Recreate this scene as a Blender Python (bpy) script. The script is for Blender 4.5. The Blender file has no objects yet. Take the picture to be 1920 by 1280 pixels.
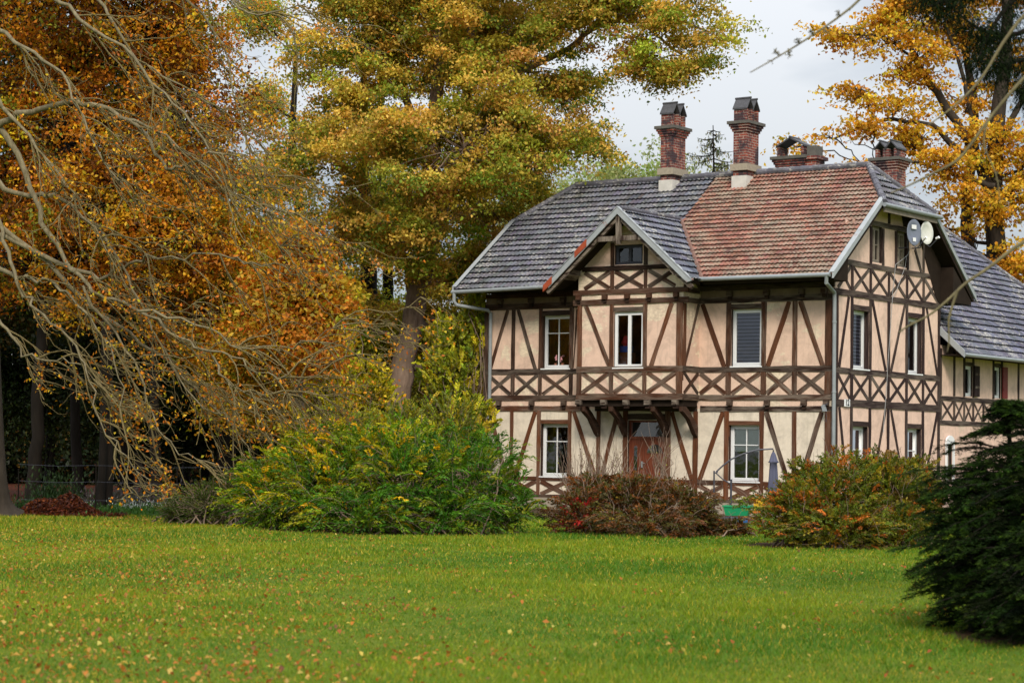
import bpy, bmesh, math, random
import numpy as np
random.seed(7); R=np.random.default_rng(11)
sc=bpy.context.scene; COL=sc.collection; PI=math.pi
# ------------------------------------------------------------------ camera geometry (calibrated from the photograph)
FPX=4072.6; YAW,PIT,ROL=np.radians([35.341,2.883,0.8554]); EYE=1.7
_f=np.array([0,math.cos(PIT),math.sin(PIT)]); _r0=np.array([1,0,0.]); _u0=np.cross(_r0,_f)
_r=_r0*math.cos(ROL)+_u0*math.sin(ROL); _u=np.cross(_r,_f); CAM=np.array([0,0,EYE])
HF=np.array([math.cos(YAW),-math.sin(YAW),0]); HS=np.array([math.sin(YAW),math.cos(YAW),0])   # along the front / into the depth of the house
def ray(x,y): return (_r*(x-960)+_u*(640-y)+_f*FPX)/FPX
HC=CAM+ray(1562,740)*59; HC[2]=0                       # near corner of the house, on the ground
def W(x,y,d):                                           # world point d metres deep seen at a place in the photo
    r=ray(x,y); return CAM+r*(d/r[1])
def G(x,d):                                             # ground point
    p=W(x,840,d); p[2]=0; return p
def onplane(x,y,P,n):
    r=ray(x,y); return CAM+r*(((P-CAM)@n)/(r@n))
def loc(P): d=P-HC; return np.array([d@HF,d@HS,P[2]])
def FR(x,y,c=0.0): q=loc(onplane(x,y,HC+HS*c,HS)); return q[0],q[2]      # on the plane parallel to the front
def SD(x,y,c=0.0): q=loc(onplane(x,y,HC+HF*c,HF)); return q[1],q[2]      # on the plane parallel to the gable side
def HW(x,y,z): return HC+HF*x+HS*y+np.array([0,0,z])
# ------------------------------------------------------------------ materials
MATS={}
class NT:
    def __init__(s,name):
        s.m=bpy.data.materials.new(name); s.m.use_nodes=True; s.t=s.m.node_tree; s.n=s.t.nodes; s.l=s.t.links
        s.b=s.n['Principled BSDF']; s.out=s.n['Material Output']; MATS[name]=s.m
    def add(s,k,**kw):
        n=s.n.new(k)
        for a,v in kw.items():
            if hasattr(n,a): setattr(n,a,v)
            else: n.inputs[a].default_value=v
        return n
    def link(s,a,b): s.l.new(a,b)
    def noise(s,scale,detail=4,rough=.55,vec=None,dist=0.):
        n=s.n.new('ShaderNodeTexNoise'); n.inputs['Scale'].default_value=scale; n.inputs['Detail'].default_value=detail
        n.inputs['Roughness'].default_value=rough; n.inputs['Distortion'].default_value=dist
        if vec is not None: s.link(vec,n.inputs['Vector'])
        return n.outputs['Fac']
    def ramp(s,fac,stops):
        n=s.n.new('ShaderNodeValToRGB'); e=n.color_ramp.elements
        while len(e)<len(stops): e.new(.5)
        for i,(p,c) in enumerate(stops):
            e[i].position=p; e[i].color=(*c,1) if len(c)==3 else c
        s.link(fac,n.inputs['Fac']); return n.outputs['Color']
    def mix(s,fac,a,b,mode='MIX'):
        n=s.n.new('ShaderNodeMix'); n.data_type='RGBA'; n.blend_type=mode
        for i,v in ((0,fac),(6,a),(7,b)):
            if hasattr(v,'links'): s.link(v,n.inputs[i])
            elif i==0: n.inputs[0].default_value=v
            else: n.inputs[i].default_value=(*v,1) if len(v)==3 else v
        return n.outputs[2]
    def mapping(s,vec,scale):
        n=s.n.new('ShaderNodeMapping'); n.inputs['Scale'].default_value=scale; s.link(vec,n.inputs['Vector']); return n.outputs[0]
    def obj(s): return s.n.new('ShaderNodeTexCoord').outputs['Object']
    def uv(s): return s.n.new('ShaderNodeTexCoord').outputs['UV']
    def attr(s,name='Col'):
        n=s.n.new('ShaderNodeAttribute'); n.attribute_name=name; return n.outputs['Color']
    def bump(s,h,st=.3,dist=.02):
        n=s.n.new('ShaderNodeBump'); n.inputs['Strength'].default_value=st; n.inputs['Distance'].default_value=dist
        s.link(h,n.inputs['Height']); s.link(n.outputs[0],s.b.inputs['Normal'])
    def fin(s,col=None,rough=.8,spec=.3,metal=0.):
        if col is not None:
            if hasattr(col,'links'): s.link(col,s.b.inputs['Base Color'])
            else: s.b.inputs['Base Color'].default_value=(*col,1)
        s.b.inputs['Roughness'].default_value=rough; s.b.inputs['Specular IOR Level'].default_value=spec
        s.b.inputs['Metallic'].default_value=metal
        return s.m
def plain(name,col,rough=.6,spec=.3,metal=0.,var=.15,scale=8):
    n=NT(name); f=n.noise(scale,5,vec=n.obj())
    c=n.mix(f,tuple(x*(1-var) for x in col),tuple(min(1,x*(1+var)) for x in col))
    return n.fin(c,rough,spec,metal)
def leafmat(name,trans=.35,rough=.55):
    n=NT(name); c=n.attr(); n.fin(c,rough,.25 if rough<.7 else .05)
    t=n.add('ShaderNodeBsdfTranslucent'); 
    c2=n.mix(1.0,c,(1.0,.95,.55),'MULTIPLY'); n.link(c2,t.inputs['Color'])
    m=n.add('ShaderNodeMixShader'); m.inputs[0].default_value=trans
    n.link(n.b.outputs[0],m.inputs[1]); n.link(t.outputs[0],m.inputs[2]); n.link(m.outputs[0],n.out.inputs[0]); return n.m
LEAF=leafmat('leaf',.42); NEEDLE=leafmat('needle',.12,.8); GRASSM=leafmat('grass_blade',.3)
def bark(name,a,b,sc_=3):
    n=NT(name); v=n.mapping(n.obj(),(1,1,.25)); f=n.noise(9*sc_/3,6,.65,v); f2=n.noise(1.2,3,vec=n.obj())
    c=n.mix(f2,n.ramp(f,[(.3,a),(.7,b)]),tuple((x+y)*.5*.7 for x,y in zip(a,b)))
    n.bump(f,.6,.03); return n.fin(c,.9,.15)
BARK=bark('bark_brown',(.10,.07,.052),(.38,.275,.21)); BARKD=bark('bark_dark',(.005,.004,.003),(.022,.016,.012))
BARKL=bark('bark_pale',(.045,.034,.017),(.33,.28,.17),4); BARKT=bark('twig_pale',(.19,.145,.06),(.42,.34,.165)); BARKO=bark('bark_olive',(.06,.05,.028),(.20,.17,.085))
def plaster(name,base,patch,amt):
    n=NT(name); o=n.obj(); a=n.noise(.7,5,.6,o); b=n.noise(6,6,.7,o); fine=n.noise(45,3,.6,o)
    c=n.mix(a,tuple(x*.90 for x in base),tuple(min(1,x*1.06) for x in base))
    c=n.mix(n.ramp(b,[(.40,(0,0,0)),(.75,(.5,.5,.5))]),c,tuple(x*.72 for x in base))
    # patches where the top coat has come off, with the masonry joints showing
    p=n.noise(.75,6,.62,n.mapping(o,(1,1,1.5)),.4); mask=n.ramp(p,[(amt,(0,0,0)),(amt+.02,(1,1,1))])
    lump=n.noise(9,4,.6,n.mapping(o,(1,1,2.6))); pc=n.mix(n.ramp(lump,[(.35,(0,0,0)),(.65,(1,1,1))]),tuple(x*.72 for x in patch),patch)
    c=n.mix(mask,c,pc)
    # rain streaks running down
    st=n.noise(3.2,4,.6,n.mapping(o,(3,3,.16))); c=n.mix(n.ramp(st,[(.55,(0,0,0)),(.8,(.55,.55,.55))]),c,tuple(x*.5 for x in base)); g=n.noise(1.7,6,.72,o,.5); c=n.mix(n.ramp(g,[(.47,(0,0,0)),(.68,(.62,.62,.62))]),c,tuple(x*.55 for x in base))
    h=n.mix(.6,fine,n.mix(mask,b,lump)); n.bump(h,.55,.02)
    return n.fin(c,.93,.12)
PL_UP=plaster('plaster_peach',(.71,.51,.40),(.78,.65,.49),.56)
PL_BAY=plaster('plaster_peach_peeling',(.71,.505,.40),(.80,.67,.51),.505)
PL_GF=plaster('plaster_cream',(.71,.625,.51),(.62,.53,.41),.66)
PL_SD=plaster('plaster_pink',(.75,.535,.43),(.73,.56,.44),.64)
def timber(name,dark,mid,light,red):
    n=NT(name); v=n.mapping(n.uv(),(1.2,22,1)); f=n.noise(2.2,6,.65,v); t=n.attr()
    sep=n.add('ShaderNodeSeparateColor'); n.link(t,sep.inputs[0])
    c=n.ramp(f,[(.36,dark),(.52,mid),(.70,light)])
    c=n.mix(sep.outputs[0],c,n.ramp(f,[(.3,tuple(x*.35 for x in red)),(.7,red)]))
    w=n.noise(1.4,4,.6,n.mapping(n.uv(),(.8,5,1))); m=n.add('ShaderNodeMath',operation='MULTIPLY')
    n.link(n.ramp(w,[(.40,(0,0,0)),(.56,(1,1,1))]),m.inputs[0]); n.link(sep.outputs[1],m.inputs[1])
    c=n.mix(m.outputs[0],c,n.ramp(f,[(.3,(.085,.066,.052)),(.7,(.30,.25,.20))]))
    n.bump(f,.7,.012); return n.fin(c,.85,.2)
TIMB=timber('old_timber',(.006,.004,.003),(.026,.013,.009),(.085,.048,.031),(.20,.066,.024))
TIMS=timber('dark_timber',(.009,.005,.006),(.028,.015,.015),(.062,.038,.033),(.07,.035,.025))
BOARD=plain('dark_board',(.022,.015,.011),.9,.1,0,.5,4)
def tiles(name,lichen,lo):
    n=NT(name); o=n.obj(); c=n.attr(); f=n.noise(7,5,.7,o); c=n.mix(f,n.mix(1.,c,(.62,.62,.62),'MULTIPLY'),n.mix(1.,c,(1.25,1.22,1.2),'MULTIPLY'))
    p=n.noise(5.5,5,.72,n.mapping(o,(.8,2.2,2.2)),.6); q=n.noise(.8,3,.6,o); s=n.add('ShaderNodeMath',operation='ADD')
    n.link(p,s.inputs[0]); qq=n.add('ShaderNodeMath',operation='MULTIPLY'); qq.inputs[1].default_value=.45; n.link(q,qq.inputs[0]); n.link(qq.outputs[0],s.inputs[1])
    mask=n.ramp(s.outputs[0],[(lo,(0,0,0)),(lo+.06,(.85,.85,.85))]); c=n.mix(mask,c,lichen)
    mo=n.noise(2.1,5,.6,o); c=n.mix(n.ramp(mo,[(.5,(0,0,0)),(.75,(.6,.6,.6))]),c,(.045,.045,.035))
    n.bump(f,.3,.01); return n.fin(c,.68,.35)
TILE=tiles('roof_tile',(.36,.35,.32),.785); TILER=tiles('roof_tile_red',(.27,.22,.165),.715)
def brick():
    n=NT('brick'); u=n.uv(); b=n.add('ShaderNodeTexBrick'); n.link(u,b.inputs['Vector'])
    for k,v in (('Scale',1.0),('Mortar Size',.011),('Brick Width',.25),('Row Height',.078),('Bias',.1)): b.inputs[k].default_value=v
    b.inputs['Color1'].default_value=(.36,.075,.04,1); b.inputs['Color2'].default_value=(.16,.035,.03,1); b.inputs['Mortar'].default_value=(.36,.29,.24,1)
    f=n.noise(2.4,6,.7,n.obj()); f2=n.noise(14,4,.6,n.obj())
    c=n.mix(n.ramp(f2,[(.35,(0,0,0)),(.8,(.5,.5,.5))]),b.outputs['Color'],(.10,.05,.045))
    c=n.mix(n.ramp(f,[(.45,(0,0,0)),(.57,(.88,.88,.88))]),c,(.026,.024,.032))       # soot
    n.bump(b.outputs['Fac'],-.5,.01); return n.fin(c,.85,.2)
BRICK=brick()
STONE=plain('stone_band',(.30,.26,.20),.9,.2,0,.35,12); SLATE=plain('slate',(.055,.055,.062),.6,.4,0,.5,6)
WHITE=plain('white_frame',(.74,.75,.76),.35,.5,0,.05,3); ZINC=plain('zinc',(.27,.295,.31),.45,.4,.25,.22,5)
BARGE=None
def barge():
    n=NT('painted_metal'); o=n.obj(); f=n.noise(3,5,.7,o); c=n.mix(f,(.20,.225,.245),(.40,.42,.43))
    r=n.noise(1.6,6,.7,o,.5); c=n.mix(n.ramp(r,[(.60,(0,0,0)),(.66,(.8,.8,.8))]),c,(.20,.07,.04)); return n.fin(c,.55,.35)
BARGE=barge()
RUST=plain('rust_red',(.30,.06,.025),.85,.2,0,.4,7); METD=plain('dark_metal',(.05,.052,.07),.5,.4,.2,.2,4)
GREYB=plain('weathered_wood',(.22,.185,.15),.9,.15,0,.45,6)
BLK=plain('black',(.01,.01,.01),.6,.3); INSIDE=plain('dark_interior',(.03,.027,.025),.9,.1)
def glass():
    n=NT('window_glass'); g=n.add('ShaderNodeBsdfGlossy'); g.inputs['Roughness'].default_value=.04; g.inputs['Color'].default_value=(1,1,1,1)
    t=n.add('ShaderNodeBsdfTransparent'); t.inputs[0].default_value=(.86,.9,.9,1); fr=n.add('ShaderNodeFresnel'); fr.inputs[0].default_value=1.5
    bp=n.add('ShaderNodeBump'); bp.inputs['Strength'].default_value=.06; bp.inputs['Distance'].default_value=.05; n.link(n.noise(2.5,2,.5,n.obj()),bp.inputs['Height']); n.link(bp.outputs[0],g.inputs['Normal'])
    m=n.add('ShaderNodeMixShader'); ad=n.add('ShaderNodeMath',operation='ADD'); ad.inputs[1].default_value=.05; n.link(fr.outputs[0],ad.inputs[0])
    n.link(ad.outputs[0],m.inputs[0]); n.link(t.outputs[0],m.inputs[1]); n.link(g.outputs[0],m.inputs[2]); n.link(m.outputs[0],n.out.inputs[0]); return n.m
GLASS=glass()
DOORM=None
def doorm():
    n=NT('door_wood'); f=n.noise(2,5,.6,n.mapping(n.obj(),(14,14,1))); return n.fin(n.ramp(f,[(.3,(.075,.016,.008)),(.7,(.19,.05,.022))]),.4,.45)
DOORM=doorm()
# ------------------------------------------------------------------ mesh builder
class MB:
    def __init__(s): s.v=[]; s.f=[]; s.c=[]; s.uvs=[]; s.mi=[]
    def quad(s,pts,col=(1,1,1),uv=None,mi=0):
        b=len(s.v); s.v+= [tuple(map(float,p)) for p in pts]; s.f.append(tuple(range(b,b+len(pts)))); s.c+= [tuple(col)]*len(pts)
        s.uvs+= (uv if uv is not None else [(0,0)]*len(pts)); s.mi.append(mi)
    def hexa(s,P,col=(1,1,1),mi=0,uvs=True):            # P: 8 corners, 0-3 one end, 4-7 the other
        P=[np.asarray(p,float) for p in P]; L=float(np.linalg.norm(P[4]-P[0])); a=random.random()*9; w=float(np.linalg.norm(P[1]-P[0])); h=float(np.linalg.norm(P[2]-P[1]))
        for (i,j,k,l,ww,o) in ((0,1,5,4,w,0),(1,2,6,5,h,.3),(2,3,7,6,w,.6),(3,0,4,7,h,.9)):
            s.quad([P[i],P[j],P[k],P[l]],col,[(a,o+a),(a,o+a+ww),(a+L,o+a+ww),(a+L,o+a)],mi)
        s.quad([P[3],P[2],P[1],P[0]],col,[(a,a),(a+.02,a+w),(a+.03,a+w),(a+.03,a)],mi); s.quad([P[4],P[5],P[6],P[7]],col,[(a,a),(a+.02,a+w),(a+.03,a+w),(a+.03,a)],mi)
    def box(s,x0,x1,y0,y1,z0,z1,col=(1,1,1),mi=0,brick=False):
        if not brick:
            return s.hexa([(x0,y0,z0),(x1,y0,z0),(x1,y1,z0),(x0,y1,z0),(x0,y0,z1),(x1,y0,z1),(x1,y1,z1),(x0,y1,z1)],col,mi)
        q=lambda P,uv: s.quad(P,col,uv,mi)
        q([(x0,y0,z0),(x1,y0,z0),(x1,y0,z1),(x0,y0,z1)],[(x0,z0),(x1,z0),(x1,z1),(x0,z1)])
        q([(x1,y0,z0),(x1,y1,z0),(x1,y1,z1),(x1,y0,z1)],[(x1+y0,z0),(x1+y1,z0),(x1+y1,z1),(x1+y0,z1)])
        q([(x1,y1,z0),(x0,y1,z0),(x0,y1,z1),(x1,y1,z1)],[(x1,z0),(x0,z0),(x0,z1),(x1,z1)])
        q([(x0,y1,z0),(x0,y0,z0),(x0,y0,z1),(x0,y1,z1)],[(x0+y1,z0),(x0+y0,z0),(x0+y0,z1),(x0+y1,z1)])
        q([(x0,y0,z1),(x1,y0,z1),(x1,y1,z1),(x0,y1,z1)],[(x0,y0),(x1,y0),(x1,y1),(x0,y1)]); q([(x0,y1,z0),(x1,y1,z0),(x1,y0,z0),(x0,y0,z0)],[(x0,y0),(x1,y0),(x1,y1),(x0,y1)])
    def prism(s,poly,ext,col=(1,1,1),mi=0):             # poly: 3d points, ext: vector
        poly=[np.asarray(p,float) for p in poly]; ext=np.asarray(ext,float); n=len(poly)
        s.quad(poly,col,[(p[0]+p[1],p[2]) for p in poly],mi); s.quad([p+ext for p in poly[::-1]],col,[(p[0]+p[1],p[2]) for p in poly[::-1]],mi)
        for i in range(n):
            a,b=poly[i],poly[(i+1)%n]; L=float(np.linalg.norm(b-a)); e=float(np.linalg.norm(ext)); s.quad([b,a,a+ext,b+ext],col,[(L,0),(0,0),(0,e),(L,e)],mi)
    def tube(s,pts,rad,n=8,col=(1,1,1),mi=0,cap=True):
        V,F=tube_np([(np.array(pts,float),np.array(rad if hasattr(rad,'__len__') else [rad]*len(pts),float))],n); b=len(s.v)
        s.v+= [tuple(p) for p in V.tolist()]; s.c+= [tuple(col)]*len(V); s.uvs_pad=True
        for f in F.tolist(): s.f.append(tuple(b+i for i in f)); s.mi.append(mi)
        s.uvs+= [(0,0)]*len(V)
        if cap:
            k=len(V)//n
            s.f.append(tuple(b+i for i in range(n))[::-1]); s.mi.append(mi); s.f.append(tuple(b+(k-1)*n+i for i in range(n))); s.mi.append(mi)
    def build(s,name,mat,parent=None,fix=True,smooth=False,off=(0,0,0)):
        me=bpy.data.meshes.new(name); v=np.array(s.v)-np.array(off); me.from_pydata(v.tolist(),[],s.f); 
        for m in (mat if isinstance(mat,(list,tuple)) else [mat]): me.materials.append(m)
        me.polygons.foreach_set('material_index',s.mi)
        uvl=me.uv_layers.new(name='UVMap'); li=np.zeros(len(me.loops),int); me.loops.foreach_get('vertex_index',li); uvl.data.foreach_set('uv',np.array(s.uvs)[li].ravel())
        ca=me.color_attributes.new('Col','FLOAT_COLOR','POINT'); c=np.ones((len(s.v),4)); c[:,:3]=np.array(s.c); ca.data.foreach_set('color',c.ravel())
        if fix:
            bm=bmesh.new(); bm.from_mesh(me)
            if smooth: bmesh.ops.remove_doubles(bm,verts=bm.verts,dist=1e-4)
            bmesh.ops.recalc_face_normals(bm,faces=bm.faces); bm.to_mesh(me); bm.free()
        if smooth: me.polygons.foreach_set('use_smooth',[True]*len(me.polygons))
        o=bpy.data.objects.new(name,me); COL.objects.link(o); o.parent=parent; return o
def tube_np(lines,n=5):
    Vs=[];Fs=[];base=0; ang=np.arange(n)*2*PI/n
    for pts,rad in lines:
        k=len(pts); t=np.gradient(pts,axis=0); t/=np.linalg.norm(t,axis=1,keepdims=True)+1e-9
        ref=np.array([0,0,1.]) if abs(t[0,2])<.9 else np.array([1.,0,0])
        a=np.cross(t,ref); a/=np.linalg.norm(a,axis=1,keepdims=True)+1e-9; b=np.cross(t,a)
        V=pts[:,None]+rad[:,None,None]*(a[:,None]*np.cos(ang)[None,:,None]+b[:,None]*np.sin(ang)[None,:,None]); Vs.append(V.reshape(-1,3))
        i=np.arange(k-1)[:,None]*n+np.arange(n)[None]; j=np.arange(k-1)[:,None]*n+(np.arange(n)[None]+1)%n
        Fs.append(np.stack([i,j,j+n,i+n],-1).reshape(-1,4)+base); base+=k*n
    return np.concatenate(Vs),np.concatenate(Fs)
def npmesh(name,V,F,mat,parent=None,cols=None,smooth=False,off=(0,0,0)):
    V=np.asarray(V,np.float32)-np.array(off,np.float32); k=F.shape[1]; me=bpy.data.meshes.new(name); me.vertices.add(len(V)); me.vertices.foreach_set('co',V.ravel())
    me.loops.add(F.size); me.loops.foreach_set('vertex_index',F.astype(np.int32).ravel()); me.polygons.add(len(F)); me.polygons.foreach_set('loop_start',np.arange(0,F.size,k,dtype=np.int32))

    if smooth: me.polygons.foreach_set('use_smooth',np.ones(len(F),bool))
    me.materials.append(mat)
    if cols is not None:
        ca=me.color_attributes.new('Col','FLOAT_COLOR','POINT'); c=np.ones((len(V),4),np.float32); c[:,:3]=cols; ca.data.foreach_set('color',c.ravel())
    me.update(calc_edges=True)
    o=bpy.data.objects.new(name,me); COL.objects.link(o); o.parent=parent; return o
def tag(o,label=None,cat=None,group=None,kind=None):
    if label: o['label']=label
    if cat: o['category']=cat
    if group: o['group']=group
    if kind: o['kind']=kind
    return o
def thing(name,label,cat,p=(0,0,0),rz=0.,group=None):
    o=bpy.data.objects.new(name,None); o.empty_display_size=.3; COL.objects.link(o); o.location=tuple(map(float,p)); o.rotation_euler=(0,0,rz); return tag(o,label,cat,group)
# ------------------------------------------------------------------ facade helpers
def M_front(a,z,h): return (a,-h,z)
def M_bay(a,z,h): return (a,-.91-h,z)
def M_cheek(a,z,h): return (-4.21+h,a,z)
def M_side(a,z,h): return (h,a,z)
def beam(mb,M,a0,z0,a1,z1,w,proud,red=.0,grey=.0,back=.05,jit=.006):
    L=math.hypot(a1-a0,z1-z0); n=max(1,int(L/.45)); da,dz=(a1-a0)/L,(z1-z0)/L; na,nz=-dz,da; proud+=random.uniform(-.0018,.0018)
    col=(min(1,max(0,red+random.uniform(-.18,.18))),min(1,max(0,grey+random.uniform(-.2,.2))),random.random()); ring=[]
    off=random.random()*9
    for i in range(n+1):
        t=i/n; jw=w/2+random.uniform(-jit,jit)*1.4; jo=random.uniform(-jit,jit) if 0<i<n else 0
        c=(a0+da*L*t+na*jo,z0+dz*L*t+nz*jo); ring.append([M(c[0]-na*jw,c[1]-nz*jw,-back),M(c[0]-na*jw,c[1]-nz*jw,proud),M(c[0]+na*jw,c[1]+nz*jw,proud),M(c[0]+na*jw,c[1]+nz*jw,-back)])
    for i in range(n):
        u0,u1=off+L*i/n,off+L*(i+1)/n
        for k,(p,q,vv) in enumerate(((0,1,0),(1,2,.1),(2,3,.1+w))):
            vw=w if k==1 else .08
            mb.quad([ring[i][p],ring[i][q],ring[i+1][q],ring[i+1][p]],col,[(u0,off+vv),(u0,off+vv+vw),(u1,off+vv+vw),(u1,off+vv)])
    mb.quad([ring[0][k] for k in (0,1,2,3)],col,[(off,off),(off,off+.02),(off+.1,off+.02),(off+.1,off)]); mb.quad([ring[n][k] for k in (3,2,1,0)],col,[(off,off),(off,off+.02),(off+.1,off+.02),(off+.1,off)])
def xpanel(mb,M,a0,a1,z0,z1,w=.10,red=.1,grey=.35):
    g=.02; w*=1.16; h1,h2=(.010,.016) if random.random()<.5 else (.016,.010)
    beam(mb,M,a0+g,z0+g,a1-g,z1-g,w,h1,red,grey+random.choice((0,0,.3))); beam(mb,M,a0+g,z1-g,a1-g,z0+g,w,h2,red,grey+random.choice((0,0,.4)))
def wall(mb,M,a0,a1,z0,z1,holes,th=.22,mi=0):
    xs=sorted({a0,a1,*[h[0] for h in holes],*[h[1] for h in holes]}); zs=sorted({z0,z1,*[h[2] for h in holes],*[h[3] for h in holes]})
    for i in range(len(xs)-1):
        for j in range(len(zs)-1):
            ca,cz=(xs[i]+xs[i+1])/2,(zs[j]+zs[j+1])/2
            if any(h[0]<ca<h[1] and h[2]<cz<h[3] for h in holes): continue
            for h in (0,-th): mb.quad([M(xs[i],zs[j],h),M(xs[i+1],zs[j],h),M(xs[i+1],zs[j+1],h),M(xs[i],zs[j+1],h)],mi=mi)
    for (p,q,r,s) in holes:
        for A,B in (((p,r),(q,r)),((q,r),(q,s)),((q,s),(p,s)),((p,s),(p,r))):
            mb.quad([M(*A,0),M(*B,0),M(*B,-th),M(*A,-th)],(.05,.1,.5),mi=1,uv=[(0,0),(1,0),(1,.2),(0,.2)])
def window(root,M,a0,a1,z0,z1,mull=(),trans=(),set_=.09,blind=None,sill=True,fw=.055,label=None,mat=WHITE,two=False,lining=None):
    def fb(mb,p,q,r,s,h0,h1): mb.prism([M(p,r,h0),M(q,r,h0),M(q,s,h0),M(p,s,h0)],np.array(M(p,r,h1))-np.array(M(p,r,h0)))
    mb=MB(); h0,h1=-set_,-set_-.07
    fb(mb,a0,a0+fw,z0,z1,h0,h1); fb(mb,a1-fw,a1,z0,z1,h0,h1); fb(mb,a0+fw,a1-fw,z0,z0+fw,h0,h1); fb(mb,a0+fw,a1-fw,z1-fw,z1,h0,h1)
    w=mb.build('window',mat,root)
    if label: w['label']=label
    sw=.045; segs=[(a0+fw,a1-fw)] if not two else [(a0+fw,(a0+a1)/2-.002),((a0+a1)/2+.002,a1-fw)]
    for (p,q) in segs:
        mb=MB(); r,s=z0+fw,z1-fw; k0,k1=-set_+.006,-set_-.05
        fb(mb,p,p+sw,r,s,k0,k1); fb(mb,q-sw,q,r,s,k0,k1); fb(mb,p+sw,q-sw,r,r+sw,k0,k1); fb(mb,p+sw,q-sw,s-sw,s,k0,k1)
        for m in mull: am=p+(q-p)*m; fb(mb,am-.012,am+.012,r+sw,s-sw,-set_-.002,-set_-.03)
        for t in trans: zm=r+(s-r)*t; fb(mb,p+sw,q-sw,zm-.012,zm+.012,-set_-.004,-set_-.028)
        mb.build('sash',mat,w)
        mb=MB(); mb.quad([M(p+sw,r+sw,-set_-.034),M(q-sw,r+sw,-set_-.034),M(q-sw,s-sw,-set_-.034),M(p+sw,s-sw,-set_-.034)]); mb.build('pane',GLASS,w)
    if sill:
        mb=MB(); fb(mb,a0-.03,a1+.03,z0-.035,z0,.035,-set_-.01); mb.build('sill',ZINC if mat is not WHITE else WHITE,w)
    if blind:
        kind,zb=blind; mb=MB(); d=-set_-.055
        if kind=='zebra':
            z=z1-fw-.03
            while z>max(zb,z0+fw)+.02: fb(mb,a0+fw,a1-fw,z-.062,z,d,d-.004); z-=.098
            mb.quad([M(a0+fw,z0+fw,d-.03),M(a1-fw,z0+fw,d-.03),M(a1-fw,z1-fw,d-.03),M(a0+fw,z1-fw,d-.03)],mi=1)
            mb.build('blind',[BLIND,BLINDD],w)
        elif kind=='white':
            z=z1-fw-.02
            while z>z0+fw: fb(mb,a0+fw,a1-fw,z-.055,z,d,d-.004); z-=.10
            mb.build('blind',WHITE,w)
        else:
            n=10
            for i in range(n):
                z=z1-fw-(z1-fw-zb)*i/n; zz=z1-fw-(z1-fw-zb)*(i+1)/n; mb.quad([M(a0+fw,zz,d),M(a1-fw,zz,d),M(a1-fw,z,d-.012),M(a0+fw,z,d-.012)])
            mb.build('blind',CLOTH,w,fix=False)
    return w
BLIND=plain('blind_purple_grey',(.20,.185,.28),.7,.2,0,.06); BLINDD=plain('blind_dark',(.02,.014,.035),.8,.1); CLOTH=plain('pale_cloth',(.50,.53,.49),.9,.1)
# ------------------------------------------------------------------ roof tiles
def inpoly(px,py,poly):
    c=np.zeros(px.shape,bool); n=len(poly)
    for i in range(n):
        (x1,y1),(x2,y2)=poly[i],poly[(i+1)%n]
        if y1==y2: continue
        k=((y1>py)!=(y2>py))&(px<(x2-x1)*(py-y1)/(y2-y1)+x1); c^=k
    return c
def tile_roof(name,O,U,V,poly,colfn,parent,mats,row=.30,tw=.15,amp=.019,lift=.062,sub=4,deck=True,off=(0,0,0)):
    O=np.array(O,float); U=np.array(U,float); V=np.array(V,float); N=np.cross(U,V); N/=np.linalg.norm(N)
    if N[2]<0: N=-N
    us=[p[0] for p in poly]; vs=[p[1] for p in poly]; u0,u1=min(us),max(us); v0,v1=min(vs),max(vs)
    nr=int(math.ceil((v1-v0)/row)); nc=int(math.ceil((u1-u0)/tw)); V_=[];C_=[];M_=[]
    prof=lambda t: amp*(np.where(t<.62,np.sin(t/.62*PI),-.55*np.sin((t-.62)/.38*PI)))
    for r in range(nr):
        k=np.arange(nc*sub); ti=k//sub; a=(k%sub)/sub; b=a+1/sub; stag=(r%2)*tw*.5*0; ua=u0+ti*tw+a*tw+stag; ub=ua+tw/sub
        rv=random.Random(r*7+1); jit=np.array([rv.uniform(-.012,.012) for _ in range(nc)])[ti]
        va=v0+r*row+jit; vb=v0+(r+1)*row+.01; cu=(ua+ub)/2; cv=np.full(cu.shape,v0+(r+.5)*row)
        ok=inpoly(cu,np.clip(cv,v0+1e-3,v1-1e-3),poly)
        ha,hb=prof(a),prof(np.where(b>.999,1.0,b)); ua,ub,va,ha,hb,tt=ua[ok],ub[ok],va[ok],ha[ok],hb[ok],ti[ok]; 
        if not len(ua): continue
        vb=min(vb,v1+.02)
        P=lambda u,v,h: O+np.outer(u,U)+np.outer(v,V)+np.outer(h,N)
        vbv=np.full(ua.shape,vb); q1=np.stack([P(ua,va,ha+lift),P(ub,va,hb+lift),P(ub,vbv,hb+.004),P(ua,vbv,ha+.004)],1)
        q2=np.stack([P(ua,va+.05,np.full(ua.shape,-.01)),P(ub,va+.05,np.full(ua.shape,-.01)),P(ub,va,hb+lift),P(ua,va,ha+lift)],1)
        rng=np.random.default_rng(r+5); base=np.array([colfn((u0+(i+.5)*tw),v0+r*row) for i in range(nc)]); tone=np.repeat(rng.normal(1,.2,(nc//2+1,1)),2,0)[:nc].clip(.55,1.6)*np.array([1,1,1])+rng.normal(0,.05,(nc,3))
        cc=(base*tone).clip(.01,.9)[tt]; mi=(base[:,0]>base[:,2]*1.6).astype(int)[tt]
        for q,m in ((q1,1.),(q2,1.)): V_.append(q.reshape(-1,3)); C_.append(np.repeat(cc*m,4,0)); M_.append(mi)
    Vv=np.concatenate(V_)-np.array(off); F=np.arange(len(Vv)).reshape(-1,4); o=npmesh(name,Vv,F,mats[0],parent,np.concatenate(C_)); o.data.materials.append(mats[1]); o.data.polygons.foreach_set('material_index',np.concatenate(M_).astype(np.int32))
    if deck:
        mb=MB(); mb.prism([O+U*p[0]+V*p[1]-N*.02-np.array(off) for p in poly],-N*.11); mb.build('roof_boards',BOARD,o)
    return o
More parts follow.
